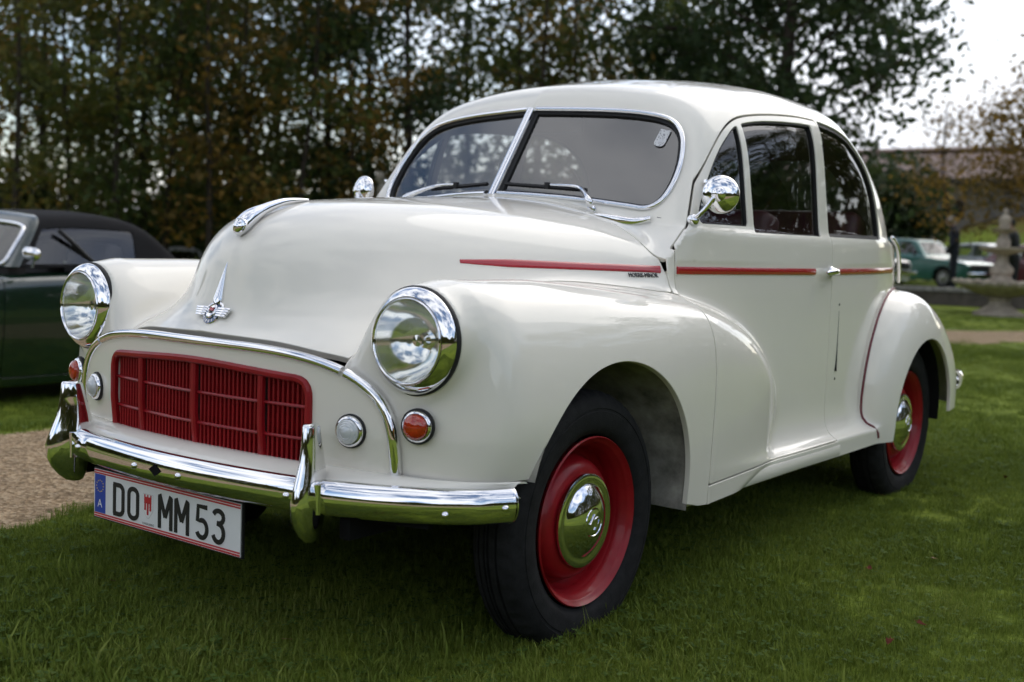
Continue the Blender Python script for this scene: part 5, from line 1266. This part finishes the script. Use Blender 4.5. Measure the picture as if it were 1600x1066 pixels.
# ------------------------------------------------------------------ other parked cars
def sdf_half(fn, lo, hi, h):
    V, Q = surface_nets(lo, hi, h, fn); V = project(V, 3, fn)
    T = np.stack([Q[:, [0, 1, 2]], Q[:, [0, 2, 3]]], 1).reshape(-1, 3)
    V, T = clip(V, T, -V[:, 0]); V[np.abs(V[:, 0]) < 1e-4, 0] = 0
    return V, T
def wheel_simple(parent, x, y, r, w, rim_mat, tyre_mat=M_TYRE, z=None):
    e = empty('wheel', parent=parent)
    V, F = lathe([(r * .64, -w / 2), (r * .8, -w / 2 - .004), (r * .95, -w / 2 + .012), (r, -w / 4), (r, w / 4), (r * .95, w / 2 - .012), (r * .8, w / 2 + .004), (r * .64, w / 2)], 40); mobj('tyre', V, F, tyre_mat, e, True, None, 40)
    V, F = lathe([(r * .66, w / 2 - .002), (r * .63, w / 2 + .002), (r * .58, w / 2 - .03), (r * .40, w / 2 - .038), (r * .36, w / 2 - .012), (r * .22, w / 2 - .006), (r * .18, w / 2 + .004), (0, w / 2 + .006)], 40); mobj('rim', V, F, rim_mat, e, True, None, 35)
    b = MB()
    for k in range(8):
        a = k * math.pi / 4; b.box((r * .49 * math.cos(a), r * .49 * math.sin(a), w / 2 - .026), (.05, .05, .014))
    mobj('rim_slots', b.v, b.f, M_RUBBER, e, False)
    s = 1 if x > 0 else -1; e.matrix_local = Matrix.Translation((x, y, r if z is None else z)) @ Matrix.Rotation(s * math.pi / 2, 4, 'Y'); return e
def lathe_at(nm, prof, c, d, m, parent, n=28, sharp=45):
    V, F = lathe(prof, n); return mobj(nm, xfV(V, axis_M(c, d)), F, m, parent, True, None, sharp)

# ---- dark green roadster with black hood, parked beside the saloon (local frame: front axle, nose towards -y)
rs_top = S((-.62, .60), (-.5, .685), (-.2, .745), (.2, .79), (.6, .835), (1.0, .85), (1.6, .86), (2.0, .855), (2.5, .80), (2.8, .70), (2.9, .62))
rs_w = S((-.62, .56), (-.45, .655), (0, .715), (.6, .735), (1.2, .735), (1.8, .73), (2.3, .70), (2.7, .62), (2.9, .54))
hood_z = S((.55, 1.10), (.80, 1.165), (1.0, 1.190), (1.3, 1.197), (1.5, 1.180), (1.65, 1.135), (1.80, 1.02), (1.95, .87))
def f_road(x, y, z):
    x = np.abs(x)
    f = smax(x - (rs_w(y) - .22 * (z - .52) ** 2 - .05 * np.maximum(z - .78, 0)), z - (rs_top(y) - .10 * x * x), .11)
    f = smax(f, -.70 + .25 * x * x + .12 * (z - .5) - y, .09); f = smax(f, y - 2.92 + .22 * x * x, .10)
    arch = np.minimum(np.hypot(y, z - .30) - .40, np.hypot(y - 2.11, z - .30) - .40)
    f = smin(f, smax(np.maximum(arch, x - .745), .55 - x, .03), .06)
    return np.maximum(f, .14 - z)
def f_hood(x, y, z):
    x = np.abs(x)
    f = smax(x - (.655 - .42 * np.maximum(z - .84, 0)), z - (hood_z(y) - .13 * x * x), .13)
    f = smax(f, (.60 + .80 * (z - .84) + .12 * x * x - y) * .78, .03)
    return np.maximum(f, .80 - z)
M_BRG = mat('racing_green_paint', (.003, .017, .008), rough=.25, coat=1.0, vary=.15, vscale=4)
M_VINYL = mat('black_vinyl_hood', (.012, .012, .013), rough=.85, spec=.12, bump=.3, bscale=18)
road = empty('roadster'); tag(road, 'dark green roadster with black soft top, parked left of the cream saloon', 'car')
V, T = sdf_half(f_road, (-.03, -.76, .10), (.80, 3.0, .95), .022)
V, T = clip(V, T, np.where(V[:, 0] > .45, np.maximum(.335 - np.hypot(V[:, 1], V[:, 2] - .30), .335 - np.hypot(V[:, 1] - 2.11, V[:, 2] - .30)), -1.))
cock = rpoly([(.62, .3, 0), (1.9, .3, 0), (1.9, -.3, 0), (.62, -.3, 0)])
body_r = clip(V, T, -np.where(V[:, 2] > .78, np.maximum(np.maximum(.64 - V[:, 1], V[:, 1] - 1.80), V[:, 0] - .60), 1.))
RD = rpoly([(.545, .20, .02), (.575, .88, .0), (1.50, .90, 0), (1.52, .45, .1), (1.44, .20, .06)])
sd_ = lambda P: np.where(P[:, 0] > .4, poly_sd(P[:, 1:], RD), 1.)
shell_r = clip(*body_r, -sd_(body_r[0]) + .004); door_rm = clip(*body_r, sd_(body_r[0]) + .003)
finish('body', *shell_r, M_BRG, road, .03, 'center', fn=f_road)
for s in (1, -1): finish('door', *door_rm, M_BRG, road, .02, 'half', fn=f_road, side=s)
V, T = sdf_half(f_hood, (-.03, .50, .78), (.72, 2.02, 1.24), .016)
V, T = clip(V, T, .846 - V[:, 2])
RSW = np.concatenate([rpoly([(.70, .862, .01), (1.52, .868, .02), (1.545, 1.07, .03), (1.50, 1.078, 0)]), spline([(1.45, 1.080), (1.2, 1.088), (1.0, 1.083), (.90, 1.072)], 12)])
RWS = spline([(0, .862), (.3, .858), (.50, .855), (.560, .872), (.545, .96), (.520, 1.055), (.47, 1.090), (.30, 1.108), (0, 1.118)], 40); RWS = np.concatenate([RWS, RWS[::-1] * [-1, 1]])
sw_ = lambda P: np.where((P[:, 0] > .35) & (P[:, 1] > .62 + .8 * (P[:, 2] - .84)), poly_sd(P[:, 1:], RSW), 1.)
fs_ = lambda P: np.where(P[:, 1] < .66 + .8 * (P[:, 2] - .84) + .12 * P[:, 0] ** 2, poly_sd(P[:, [0, 2]], RWS), 1.)
g_side = clip(V, T, sw_(V)); g_front_ = clip(V, T, fs_(V))
hd_ = clip(V, T, -sw_(V)); hd_ = clip(*hd_, -fs_(hd_[0]))
scr_y = lambda P: P[:, 1] - (.645 + .80 * (P[:, 2] - .84) + .12 * P[:, 0] ** 2)
hood_only = clip(*hd_, -scr_y(hd_[0])); frame_only = clip(*hd_, scr_y(hd_[0]))
finish('soft_top', *hood_only, M_VINYL, road, .012, 'center', fn=f_hood)
finish('windscreen_surround', *frame_only, M_BRG, road, .012, 'center', fn=f_hood)
M_PLASTIC = glass_mat('hood_window_plastic', (.72, .73, .72), 1.4, .12)
for s in (1, -1): finish('side_window', *g_side, M_GLASS, road, 0, 'half', offset=.006, fn=f_hood, side=s)
finish('windscreen', *g_front_, M_GLASS, road, 0, 'center', offset=.004, fn=f_hood)
P3 = np.stack([RWS[:40, 0], .60 + .80 * (RWS[:40, 1] - .84) + .12 * RWS[:40, 0] ** 2 - .006, RWS[:40, 1]], 1); P3 = np.concatenate([P3, (P3 * [-1, 1, 1])[::-1]])
V, F = sweep(P3, circ(.013, 8), np.repeat([[0, -.78, .62]], len(P3), 0), True); mobj('windscreen_frame', V, F, M_CHROME, road, True)
for x in (.632, .708, 0):
    pass
for s in (1, -1):
    wheel_simple(road, s * .60, 0, .285, .15, M_CHROME); wheel_simple(road, s * .60, 2.11, .285, .15, M_CHROME)
    lathe_at('headlight', [(.085, -.03), (.088, .0), (.082, .014), (.07, .022), (0, .034)], (s * .50, -.60, .60), (0, -1, 0), M_CHROME, road)
    mr = empty('door_mirror', parent=road)
    V, F = sweep(spline([(s * .715, .74, .845), (s * .75, .73, .875), (s * .775, .725, .895)], 8), circ(.008, 8)); mobj('mirror_stalk', V, F, M_CHROME, mr, True)
    V, F = sweep(spline([(s * .700, .705, .932), (s * .775, .690, .930), (s * .855, .705, .925)], 12), [(.040 * math.cos(a), .024 * math.sin(a)) for a in np.linspace(0, 6.283, 14, endpoint=False)], np.repeat([[0, -1., 0]], 12, 0), False, True, np.interp(np.linspace(0, 1, 12), [0, .12, .5, .88, 1], [.55, .95, 1, .9, .5])); mobj('mirror_shell', V, F, M_CHROME, mr, True, None, 60)
    MB().box((s * .737, 1.42, .70), (.012, .10, .018)).build('door_handle', M_CHROME, road, True, 30, .004)
    V, F = sweep(spline([(s * .30, 2.96, .46), (s * .60, 2.90, .46), (s * .70, 2.74, .46)], 12), [(-.035, 0), (-.02, .014), (.02, .014), (.035, 0)], np.repeat([[s * .5, 1, 0]], 12, 0)); mobj('quarter_bumper', V, F, M_CHROME, road, True)
    o = MB().box((0, 0, 0), (.44, .12, .55)).build('seat_back', M_TRIM, road, True, 40); bevel_mesh(o, .04, 3); o.matrix_local = Matrix.Translation((s * .31, 1.38, .72)) @ Matrix.Rotation(-.25, 4, 'X')
V, F = sweep(spline([(-.58, -.62, .42), (-.4, -.72, .42), (0, -.765, .42), (.4, -.72, .42), (.58, -.62, .42)], 24), [(-.04, -.01), (-.03, .012), (.03, .012), (.04, -.01)], np.stack([np.linspace(-.4, .4, 24), -np.ones(24), np.zeros(24)], 1)); mobj('front_bumper', V, F, M_CHROME, road, True)
MB().box((0, 1.0, .20), (1.2, 2.6, .06)).build('floor_pan', M_BLACK, road, False)
MB().box((0, .74, .80), (1.12, .12, .10)).build('dashboard', M_TRIM, road, True, 30, .02)
lathe_at('steering_wheel', [(.17 + .012 * math.cos(a), .012 * math.sin(a)) for a in np.linspace(0, 6.283, 9)], (-.32, .95, .83), (0, .8, .55), M_TRIM, road)
V, F = sweep(spline([(.60, .99, 1.07), (.63, 1.22, .865)], 6), circ(.014, 6)); mobj('hood_frame_bar', V, F, M_RUBBER, road, True)
MB().box((0, -.735, .545), (.66, .03, .10)).build('grille', M_RUBBER, road, True, 30, .01)
road.location = (-5.05, .92, -.19)

# ---- hatchbacks of the seventies standing on the far lawn
hb_top = S((-.74, .66), (-.6, .75), (-.2, .80), (.3, .84), (.65, .88), (1.4, .90), (2.6, .90), (3.1, .88), (3.3, .80))
hb_w = S((-.74, .70), (-.5, .765), (.2, .80), (1.5, .805), (2.6, .79), (3.2, .72), (3.3, .68))
hb_roof = S((.60, 1.18), (.95, 1.30), (1.25, 1.355), (1.7, 1.37), (2.2, 1.345), (2.6, 1.26), (2.9, 1.08), (3.15, .88))
def f_hatch(x, y, z):
    x = np.abs(x)
    f = smax(x - (hb_w(y) - .20 * (z - .55) ** 2), z - (hb_top(y) - .05 * x * x), .07)
    f = smax(f, -.76 + .10 * x * x - .10 * (z - .5) - y, .06); f = smax(f, y - 3.32 + .15 * x * x, .08)
    c = smax(x - (.715 - .34 * np.maximum(z - .88, 0)), z - (hb_roof(y) - .08 * x * x), .09)
    c = smax(c, (.62 + .95 * (z - .88) + .10 * x * x - y) * .72, .05)
    return np.maximum(smin(f, c, .03), .20 - z)
def hatch_parts():
    V, T = sdf_half(f_hatch, (-.04, -.84, .16), (.86, 3.40, 1.42), .034)
    V, T = clip(V, T, np.where(V[:, 0] > .45, np.maximum(.325 - np.hypot(V[:, 1], V[:, 2] - .30), .325 - np.hypot(V[:, 1] - 2.45, V[:, 2] - .30)), -1.))
    W1 = rpoly([(.86, .925, .02), (1.60, .925, .02), (1.60, 1.285, .03), (1.22, 1.265, .04)]); W2 = rpoly([(1.68, .925, .02), (2.62, .94, .06), (2.36, 1.22, .05), (1.68, 1.285, .03)])
    WF = rpoly([(-.58, .93, .04), (.58, .93, .04), (.50, 1.26, .05), (-.50, 1.26, .05)])
    s1 = lambda P: np.where(P[:, 0] > .45, np.minimum(poly_sd(P[:, 1:], W1), poly_sd(P[:, 1:], W2)), 1.)
    ff = lambda P: np.where((P[:, 1] < 1.15) & (P[:, 0] < .62), poly_sd(P[:, [0, 2]], WF), 1.)
    fb_ = lambda P: np.where((P[:, 1] > 2.5) & (P[:, 0] < .6), poly_sd(P[:, [0, 2]], rpoly([(-.55, .93, .05), (.55, .93, .05), (.46, 1.20, .05), (-.46, 1.20, .05)])), 1.)
    b = clip(V, T, -s1(V)); b = clip(*b, -ff(b[0])); b = clip(*b, -fb_(b[0]))
    return b, clip(V, T, s1(V)), clip(V, T, ff(V)), clip(V, T, fb_(V))
HB = hatch_parts(); M_SILVER = mat('wheel_silver', (.45, .45, .46), rough=.3, metal=.9)
def hatch(paint, label):
    e = empty('hatchback'); tag(e, label, 'car', 'cars parked on the far lawn')
    finish('body', *HB[0], paint, e, .02, 'center', fn=f_hatch)
    for s in (1, -1):
        finish('side_window', *HB[1], M_GLASS, e, 0, 'half', offset=.01, fn=f_hatch, side=s)
        wheel_simple(e, s * .66, 0, .30, .17, M_SILVER); wheel_simple(e, s * .66, 2.45, .30, .17, M_SILVER)
        lathe_at('headlight', [(.085, -.02), (.09, .0), (.082, .012), (0, .022)], (s * .50, -.755, .60), (0, -1, 0), M_CLEAR, e)
        MB().box((s * .82, .93, .93), (.12, .06, .09)).build('door_mirror', M_RUBBER, e, True, 30, .02)
        MB().box((s * .40, .62, .62), (.012, .9, .012))
        o = MB().box((0, 0, 0), (.46, .12, .62)).build('seat_back', M_TRIM, e, True, 40); bevel_mesh(o, .04, 3); o.matrix_local = Matrix.Translation((s * .34, 1.62, .78)) @ Matrix.Rotation(-.25, 4, 'X')
    finish('windscreen', *HB[2], M_GLASS, e, 0, 'center', offset=.01, fn=f_hatch); finish('rear_window', *HB[3], M_GLASS, e, 0, 'center', offset=.01, fn=f_hatch)
    MB().box((0, -.765, .60), (1.22, .02, .17)).build('grille', M_RUBBER, e, True, 30, .01)
    MB().box((0, -.83, .42), (1.50, .10, .10)).build('front_bumper', M_CHROME, e, True, 30, .03); MB().box((0, 3.36, .45), (1.50, .10, .10)).build('rear_bumper', M_CHROME, e, True, 30, .03)
    MB().box((0, 1.25, .25), (1.3, 3.0, .06)).build('floor_pan', M_BLACK, e, False)
    return e
def copy_tree(o, parent=None):
    c = o.copy(); COL.objects.link(c); c.parent = parent
    if parent is not None: c.matrix_local = o.matrix_local.copy()
    for ch in list(o.children): copy_tree(ch, c)
    return c
M_TEAL = mat('teal_metallic_paint', (.030, .155, .135), rough=.3, coat=1., metal=.25)
hb0 = hatch(M_TEAL, 'teal green hatchback with a man in navy standing at its front')
def place_car(e, x, y, rz, z=None): e.location = (x, y, gz((x, y)) if z is None else z); e.rotation_euler = (0, 0, rz)
place_car(hb0, -7.75, 31.9, rad(72))
for paint, label, x, y, rz in (
    (mat('pale_silver_paint', (.50, .54, .56), rough=.3, coat=1.), 'pale silver hatchback behind the fountain, right of the teal one', -7.2, 37.0, rad(60)),
    (mat('maroon_paint', (.14, .02, .025), rough=.3, coat=1.), 'maroon hatchback at the right edge beyond the fountain', -4.55, 33.0, rad(62)),
    (mat('white_car_paint', (.70, .71, .70), rough=.3, coat=1.), 'white hatchback peeping out between saloon and teal hatchback', -8.80, 27.8, rad(60)),
    (mat('light_grey_paint', (.50, .51, .52), rough=.3, coat=1.), 'light grey car far off under the trees above the left wing', -19.0, 14.2, rad(70)),
    (mat('off_white_paint', (.62, .60, .56), rough=.3, coat=1.), 'off-white car far off under the trees behind the roadster', -24.0, 15.4, rad(65))):
    c = copy_tree(hb0); tag(c, label)
    for ch in c.children:
        if ch.name.startswith('body'): ch.material_slots[0].link = 'OBJECT'; ch.material_slots[0].material = paint
    place_car(c, x, y, rz)

# ------------------------------------------------------------------ fountain, basin wall
M_STONE = mat('weathered_sandstone', (.36, .31, .25), rough=.9, spec=.15, vary=.35, vscale=7, bump=.5, bscale=40)
M_STONE2 = mat('grey_stone', (.22, .21, .19), rough=.9, spec=.15, vary=.4, vscale=5, bump=.5, bscale=30)
fp = spot(-14.35, 20.9); fz = gz(fp)
fo = empty('fountain', (fp.x, fp.y, fz)); fo.scale = (.91,) * 3; tag(fo, 'three-tiered stone fountain with scalloped bowl at the right edge', 'fountain')
def fl(nm, prof, n=48, m=M_STONE, scallop=0):
    V, F = lathe(prof, n); 
    if scallop:
        a = np.arctan2(V[:, 1], V[:, 0]); r_ = np.hypot(V[:, 0], V[:, 1]); k_ = (r_ > .72)
        V[:, :2] *= np.where(k_, 1 + .035 * np.cos(a * scallop), 1)[:, None]; V[:, 2] += np.where(k_, .012 * np.cos(a * scallop), 0)
    return mobj(nm, V, F, m, fo, True, None, 40)
fl('foot', [(.44, 0), (.44, .05), (.40, .07), (.30, .12), (.20, .20), (.17, .26), (.20, .30), (.14, .34)])
fl('large_bowl', [(.14, .32), (.30, .36), (.55, .44), (.72, .52), (.78, .56), (.795, .60), (.79, .625), (.75, .625), (.72, .60), (.40, .52), (.0, .50)], 144, M_STONE, 24)
fl('lower_column', [(.20, .50), (.20, .66), (.17, .68), (.17, .74), (.20, .77), (.20, .86), (.15, .90), (.10, .98), (.10, 1.08), (.14, 1.12)], 24)
fl('middle_bowl', [(.10, 1.10), (.22, 1.12), (.34, 1.16), (.405, 1.20), (.41, 1.235), (.39, 1.235), (.30, 1.19), (0, 1.17)])
fl('upper_column', [(.11, 1.17), (.12, 1.22), (.12, 1.36), (.09, 1.40), (.07, 1.46), (.09, 1.49)], 24)
fl('small_bowl', [(.06, 1.47), (.14, 1.50), (.22, 1.54), (.235, 1.565), (.22, 1.565), (.12, 1.53), (0, 1.52)])
fl('finial', [(.09, 1.52), (.10, 1.58), (.09, 1.66), (.11, 1.70), (.10, 1.76), (.05, 1.80), (.035, 1.83), (.05, 1.86), (.03, 1.90), (0, 1.93)], 20)
# low basin wall behind the fountain: coping slabs on a rough wall
bw = empty('basin_wall', (fp.x, fp.y, fz)); tag(bw, 'low dark basin wall with stone coping behind the fountain', 'wall')
R0 = 3.1; a0, a1 = rad(20), rad(214); nseg = 20
w_ = MB()
for i in range(nseg):
    a = a0 + (a1 - a0) * i / nseg; b_ = a0 + (a1 - a0) * (i + 1) / nseg
    for ra, rb_ in ((R0, R0 + .28),):
        V = [(rr * math.cos(t), rr * math.sin(t), z) for z in (-.15, .27) for t in (a, b_) for rr in (ra, rb_)]
        w_.add(V, [(0, 2, 6, 4), (1, 5, 7, 3), (4, 6, 7, 5), (0, 4, 5, 1), (2, 3, 7, 6)])
mobj('wall_face', w_.v, w_.f, mat('dark_stone', (.075, .062, .050), rough=.85, vary=.5, vscale=4, bump=.5, bscale=25), bw, False)  # wall face coloured dark brown, well below the tone of the coping
for i in range(nseg):
    a = a0 + (a1 - a0) * (i + .02) / nseg; b_ = a0 + (a1 - a0) * (i + .98) / nseg
    V = [(rr * math.cos(t), rr * math.sin(t), z) for z in (.272, .345) for t in np.linspace(a, b_, 4) for rr in (R0 - .05, R0 + .34)]
    F = []
    for q in range(3): F += [(2 * q, 2 * q + 1, 2 * q + 3, 2 * q + 2)[::-1], (8 + 2 * q, 8 + 2 * q + 1, 8 + 2 * q + 3, 8 + 2 * q + 2), (2 * q, 2 * q + 2, 8 + 2 * q + 2, 8 + 2 * q), (2 * q + 1, 8 + 2 * q + 1, 8 + 2 * q + 3, 2 * q + 3)]
    F += [(0, 8, 9, 1), (6, 7, 15, 14)]
    mobj('coping_slab', V, F, M_STONE2, bw, False)

# ------------------------------------------------------------------ barn with a tiled roof above the bank
bp_ = spot(-14.6, 57.); bl = 30.; ang = rad(-6)
barn = empty('barn', (bp_.x, bp_.y, 2.15), ang); tag(barn, 'long grey rendered barn with a pale tiled roof above the bank', 'building')
M_RENDER = mat('grey_render', (.17, .155, .135), rough=.95, spec=.1, col2=(.085, .078, .07), vscale=.7)
M_TILE = mat('pale_clay_tiles', (.36, .27, .24), rough=.85, vary=.25, vscale=1.5)
M_DARKWOOD = mat('dark_eaves_timber', (.03, .025, .02), rough=.9)
MB().box((0, 3.0, .2), (bl, 6, 4.2)).build('wall', M_RENDER, barn, False)
MB().box((0, -.10, 2.16), (bl + .6, .9, .22)).build('eaves', M_DARKWOOD, barn, False)
for x in (-12.3, -8.2, -4.1, 0, 4.1, 8.2, 12.3): MB().box((x, -.06, .1), (.45, .2, 4.)).build('buttress', M_RENDER, barn, False)
for x in (-10.2, -2.1, 6.2): MB().box((x, -.03, .9), (1.0, .1, .8)).build('window', M_BLACK, barn, False)
rw = MB(); pitch = math.atan2(1.35, 3.5); nrow = 9; ln = 3.9 / nrow
roof_o = None
for i in range(nrow):
    y0 = -.55 + i * ln * math.cos(pitch); z0 = 2.24 + i * ln * math.sin(pitch)
    nn = 110; xs = np.linspace(-bl / 2 - .4, bl / 2 + .4, nn * 2 + 1); up = np.where(np.arange(nn * 2 + 1) % 2 == 0, .0, .07)
    V = [(x, y0, z0 + u + .05) for x, u in zip(xs, up)] + [(x, y0 + ln * 1.08 * math.cos(pitch), z0 + ln * 1.08 * math.sin(pitch) + u) for x, u in zip(xs, up)]
    k_ = len(xs); F = [(j, j + 1, k_ + j + 1, k_ + j) for j in range(k_ - 1)]
    mobj('tile_course', V, F, M_TILE, barn, False)
MB().box((0, 3.0, 3.5), (bl + .8, .35, .18)).build('ridge', M_TILE, barn, False)
MB().box((0, 6.0, 2.9), (bl, 6, .12), np.array(Matrix.Rotation(-pitch, 3, 'X'))).build('rear_roof', M_TILE, barn, False)

# ------------------------------------------------------------------ people and the statue
def cap(P, a, b, ra, rb_):
    a = np.array(a, float); b = np.array(b, float); e = b - a; w = P - a; t = np.clip((w @ e) / (e @ e), 0, 1)
    return np.linalg.norm(w - t[:, None] * e, axis=1) - (ra + (rb_ - ra) * t)
def elp(P, c, r_):
    q = (P - np.array(c)) / np.array(r_); k_ = np.linalg.norm(q, axis=1); return (k_ - 1) * min(r_)
def smn(l, k):
    f = l[0]
    for g in l[1:]: f = smin(f, g, k)
    return f
def figure_field(pose):
    """standing adult about 1.78 m tall facing -y"""
    hd = pose.get('nod', .06); sp = pose.get('lean', .0); hairy = pose.get('cap', False)
    def f(x, y, z):
        P = np.stack([np.ravel(x), np.ravel(y), np.ravel(z)], 1)
        legs = smn([cap(P, (s * .095, .0 + .02 * s, .92), (s * .10, -.015 + .03 * s, .50), .092, .066) for s in (1, -1)] + [cap(P, (s * .10, -.015 + .03 * s, .50), (s * .105, .02 + .03 * s, .09), .066, .050) for s in (1, -1)], .03)
        feet = smn([cap(P, (s * .105, .035 + .03 * s, .045), (s * .12, -.14 + .03 * s, .035), .048, .040) for s in (1, -1)], .01)
        torso = smn([elp(P, (0, .0 - sp * .3, .98), (.165, .115, .16)), elp(P, (0, -sp * .6, 1.20), (.185, .125, .24)), elp(P, (0, -sp, 1.38), (.205, .115, .13))], .10)
        sh = [(s * .195, -sp, 1.43) for s in (1, -1)]; el = [(s * .255, .05 - sp * .7, 1.15) for s in (1, -1)]; wr = [(s * .185, -.12 - sp * .3, .985) for s in (1, -1)]
        arms = smn([cap(P, sh[i], el[i], .066, .052) for i in (0, 1)] + [cap(P, el[i], wr[i], .052, .042) for i in (0, 1)], .03)
        hands = smn([elp(P, np.array(wr[i]) + [-.01 * (1 if i == 0 else -1), -.03, -.05], (.036, .05, .055)) for i in (0, 1)], .02)
        neck = cap(P, (0, -sp + .0, 1.46), (0, -sp - hd * .5, 1.57), .060, .054)
        c = np.array((0, -sp - hd, 1.665)); head = smn([elp(P, c, (.075, .092, .115)), elp(P, c + [0, -.025, -.06], (.052, .065, .058)), elp(P, c + [0, -.095, -.018], (.014, .022, .026)), elp(P, c + [.076, .01, -.01], (.012, .022, .032)), elp(P, c + [-.076, .01, -.01], (.012, .022, .032))], .02)
        g = smin(torso, legs, .06); g = smin(g, arms, .05); g = smin(g, hands, .02); g = smin(g, feet, .02); g = smin(g, neck, .04); g = smin(g, head, .02)
        return g.reshape(np.shape(x))
    return f
def figure(name, loc, rz, sc, pose, mats, cut, parent_tag):
    """one continuous body; materials follow the clothing lines; hair and jacket hem are children"""
    fn = figure_field(pose); V, Q = surface_nets((-.36, -.34, -.01), (.36, .26, 1.82), .016, fn); V = project(V, 3, fn); N = unit(grad(V, fn=fn))
    e = empty(name, loc, rz); e.scale = (sc,) * 3
    c = V[Q].mean(1); sp = pose.get('lean', 0)
    mi = np.full(len(Q), 1); mi[c[:, 2] < .93] = 2; mi[c[:, 2] < .085] = 3; mi[c[:, 2] > 1.505] = 0
    wr = (np.hypot(np.abs(c[:, 0]) - .175, c[:, 1] + .15) < .075) & (c[:, 2] > .86) & (c[:, 2] < .975); mi[wr] = 0 if pose.get('hands', False) else 2
    o = mobj('body', V, Q, None, e, True, N, None, mats, mi)
    hd = pose.get('nod', .06); cc = np.array((0, -sp - hd, 1.665))
    def hair(x, y, z):
        P = np.stack([np.ravel(x), np.ravel(y), np.ravel(z)], 1); g = elp(P, cc + [0, .016, .020], (.084, .094, .108)); g = np.maximum(g, -(elp(P, cc + [0, -.085, -.045], (.085, .085, .105)))); g = np.maximum(g, (cc[2] - .065) - P[:, 2]); return g.reshape(np.shape(x))
    V, Q = surface_nets((-.12, -.22 - sp - hd + .06, 1.56), (.12, .14, 1.82), .012, hair); mobj('hair' if not pose.get('cap') else 'cap', V, Q, mats[4], e, True)
    def hem(x, y, z):
        P = np.stack([np.ravel(x), np.ravel(y), np.ravel(z)], 1); g = elp(P, (0, -sp * .3, .97), (.185, .135, .20)); g = np.maximum(g, .865 - P[:, 2]); g = np.maximum(g, P[:, 2] - 1.03); return g.reshape(np.shape(x))
    V, Q = surface_nets((-.22, -.20, .84), (.22, .18, 1.06), .016, hem); mobj('jacket_hem', V, Q, mats[1], e, True)
    def collar(x, y, z):
        P = np.stack([np.ravel(x), np.ravel(y), np.ravel(z)], 1); g = cap(P, (0, -sp, 1.46), (0, -sp - hd * .3, 1.515), .078, .070); return np.maximum(g, 1.45 - P[:, 2]).reshape(np.shape(x))
    V, Q = surface_nets((-.12, -.16 - sp - hd, 1.42), (.12, .12, 1.62), .014, collar); mobj('collar', V, Q, mats[1], e, True)
    tag(e, *parent_tag); return e
M_SKIN = mat('skin', (.42, .24, .17), rough=.55); M_NAVY = mat('navy_jacket', (.010, .013, .026), rough=.8); M_JEANS = mat('dark_denim', (.014, .018, .030), rough=.85); M_SHOE = mat('black_shoes', (.012, .012, .012), rough=.5)
M_GREYHAIR = mat('grey_hair', (.36, .34, .32), rough=.7, vary=.3, vscale=60); M_DKJ = mat('black_quilted_jacket', (.012, .013, .013), rough=.7, vary=.4, vscale=30); M_TRS = mat('black_trousers', (.011, .011, .012), rough=.85); M_CAPM = mat('black_cap', (.010, .010, .011), rough=.8)
p = spot(-16.38, 33.3); figure('person', (p.x, p.y, gz(p)), rad(-78), 1.09, dict(nod=.10, lean=.03), [M_SKIN, M_NAVY, M_JEANS, M_SHOE, M_GREYHAIR], None, ('person in navy jacket and dark jeans, head bowed, beside the teal hatchback', 'person', 'people by the fountain'))
p = spot(-13.85, 28.6); figure('person', (p.x, p.y, gz(p)), rad(-70), 1.02, dict(nod=.09, lean=.05, cap=True), [M_SKIN, M_DKJ, M_TRS, M_SHOE, M_CAPM], None, ('person in black jacket and cap standing behind the fountain', 'person', 'people by the fountain'))
M_STAT = mat('lichened_stone', (.17, .15, .115), rough=.95, vary=.45, vscale=9, bump=.5, bscale=30)
p = spot(-43.15, 21.0); st_ = empty('statue', (p.x, p.y, gz(p))); tag(st_, 'weathered stone garden statue of a draped figure on a plinth by the hedge', 'statue')
fn = figure_field(dict(nod=.05, lean=.03)); V, Q = surface_nets((-.36, -.34, -.01), (.36, .26, 1.82), .022, fn); V = project(V, 3, fn)
o = mobj('figure', V, Q, M_STAT, st_, True, unit(grad(V, fn=fn))); o.location = (0, 0, .98); o.rotation_euler = (0, 0, rad(-60)); o.scale = (.86,) * 3
def robe(x, y, z):
    P = np.stack([np.ravel(x), np.ravel(y), np.ravel(z)], 1); a = np.arctan2(P[:, 1], P[:, 0]); rr = np.hypot(P[:, 0], P[:, 1] * 1.15); return ((rr - np.interp(P[:, 2], [0, .4, .9, 1.15], [.26, .22, .185, .16]) * (1 + .05 * np.sin(a * 9)))).reshape(np.shape(x))
V, Q = surface_nets((-.34, -.32, .0), (.34, .32, 1.12), .022, lambda x, y, z: np.maximum(robe(x, y, z), np.maximum(.02 - z, z - 1.08))); o = mobj('drapery', V, Q, M_STAT, st_, True); o.location = (0, 0, .98); o.scale = (.86,) * 3
q = MB(); q.box((0, 0, .06), (.72, .72, .12)); q.box((0, 0, .46), (.54, .54, .70)); q.box((0, 0, .86), (.66, .66, .10)); q.box((0, 0, .95), (.58, .58, .08)); q.build('plinth', M_STAT, st_, True, 30, .015)
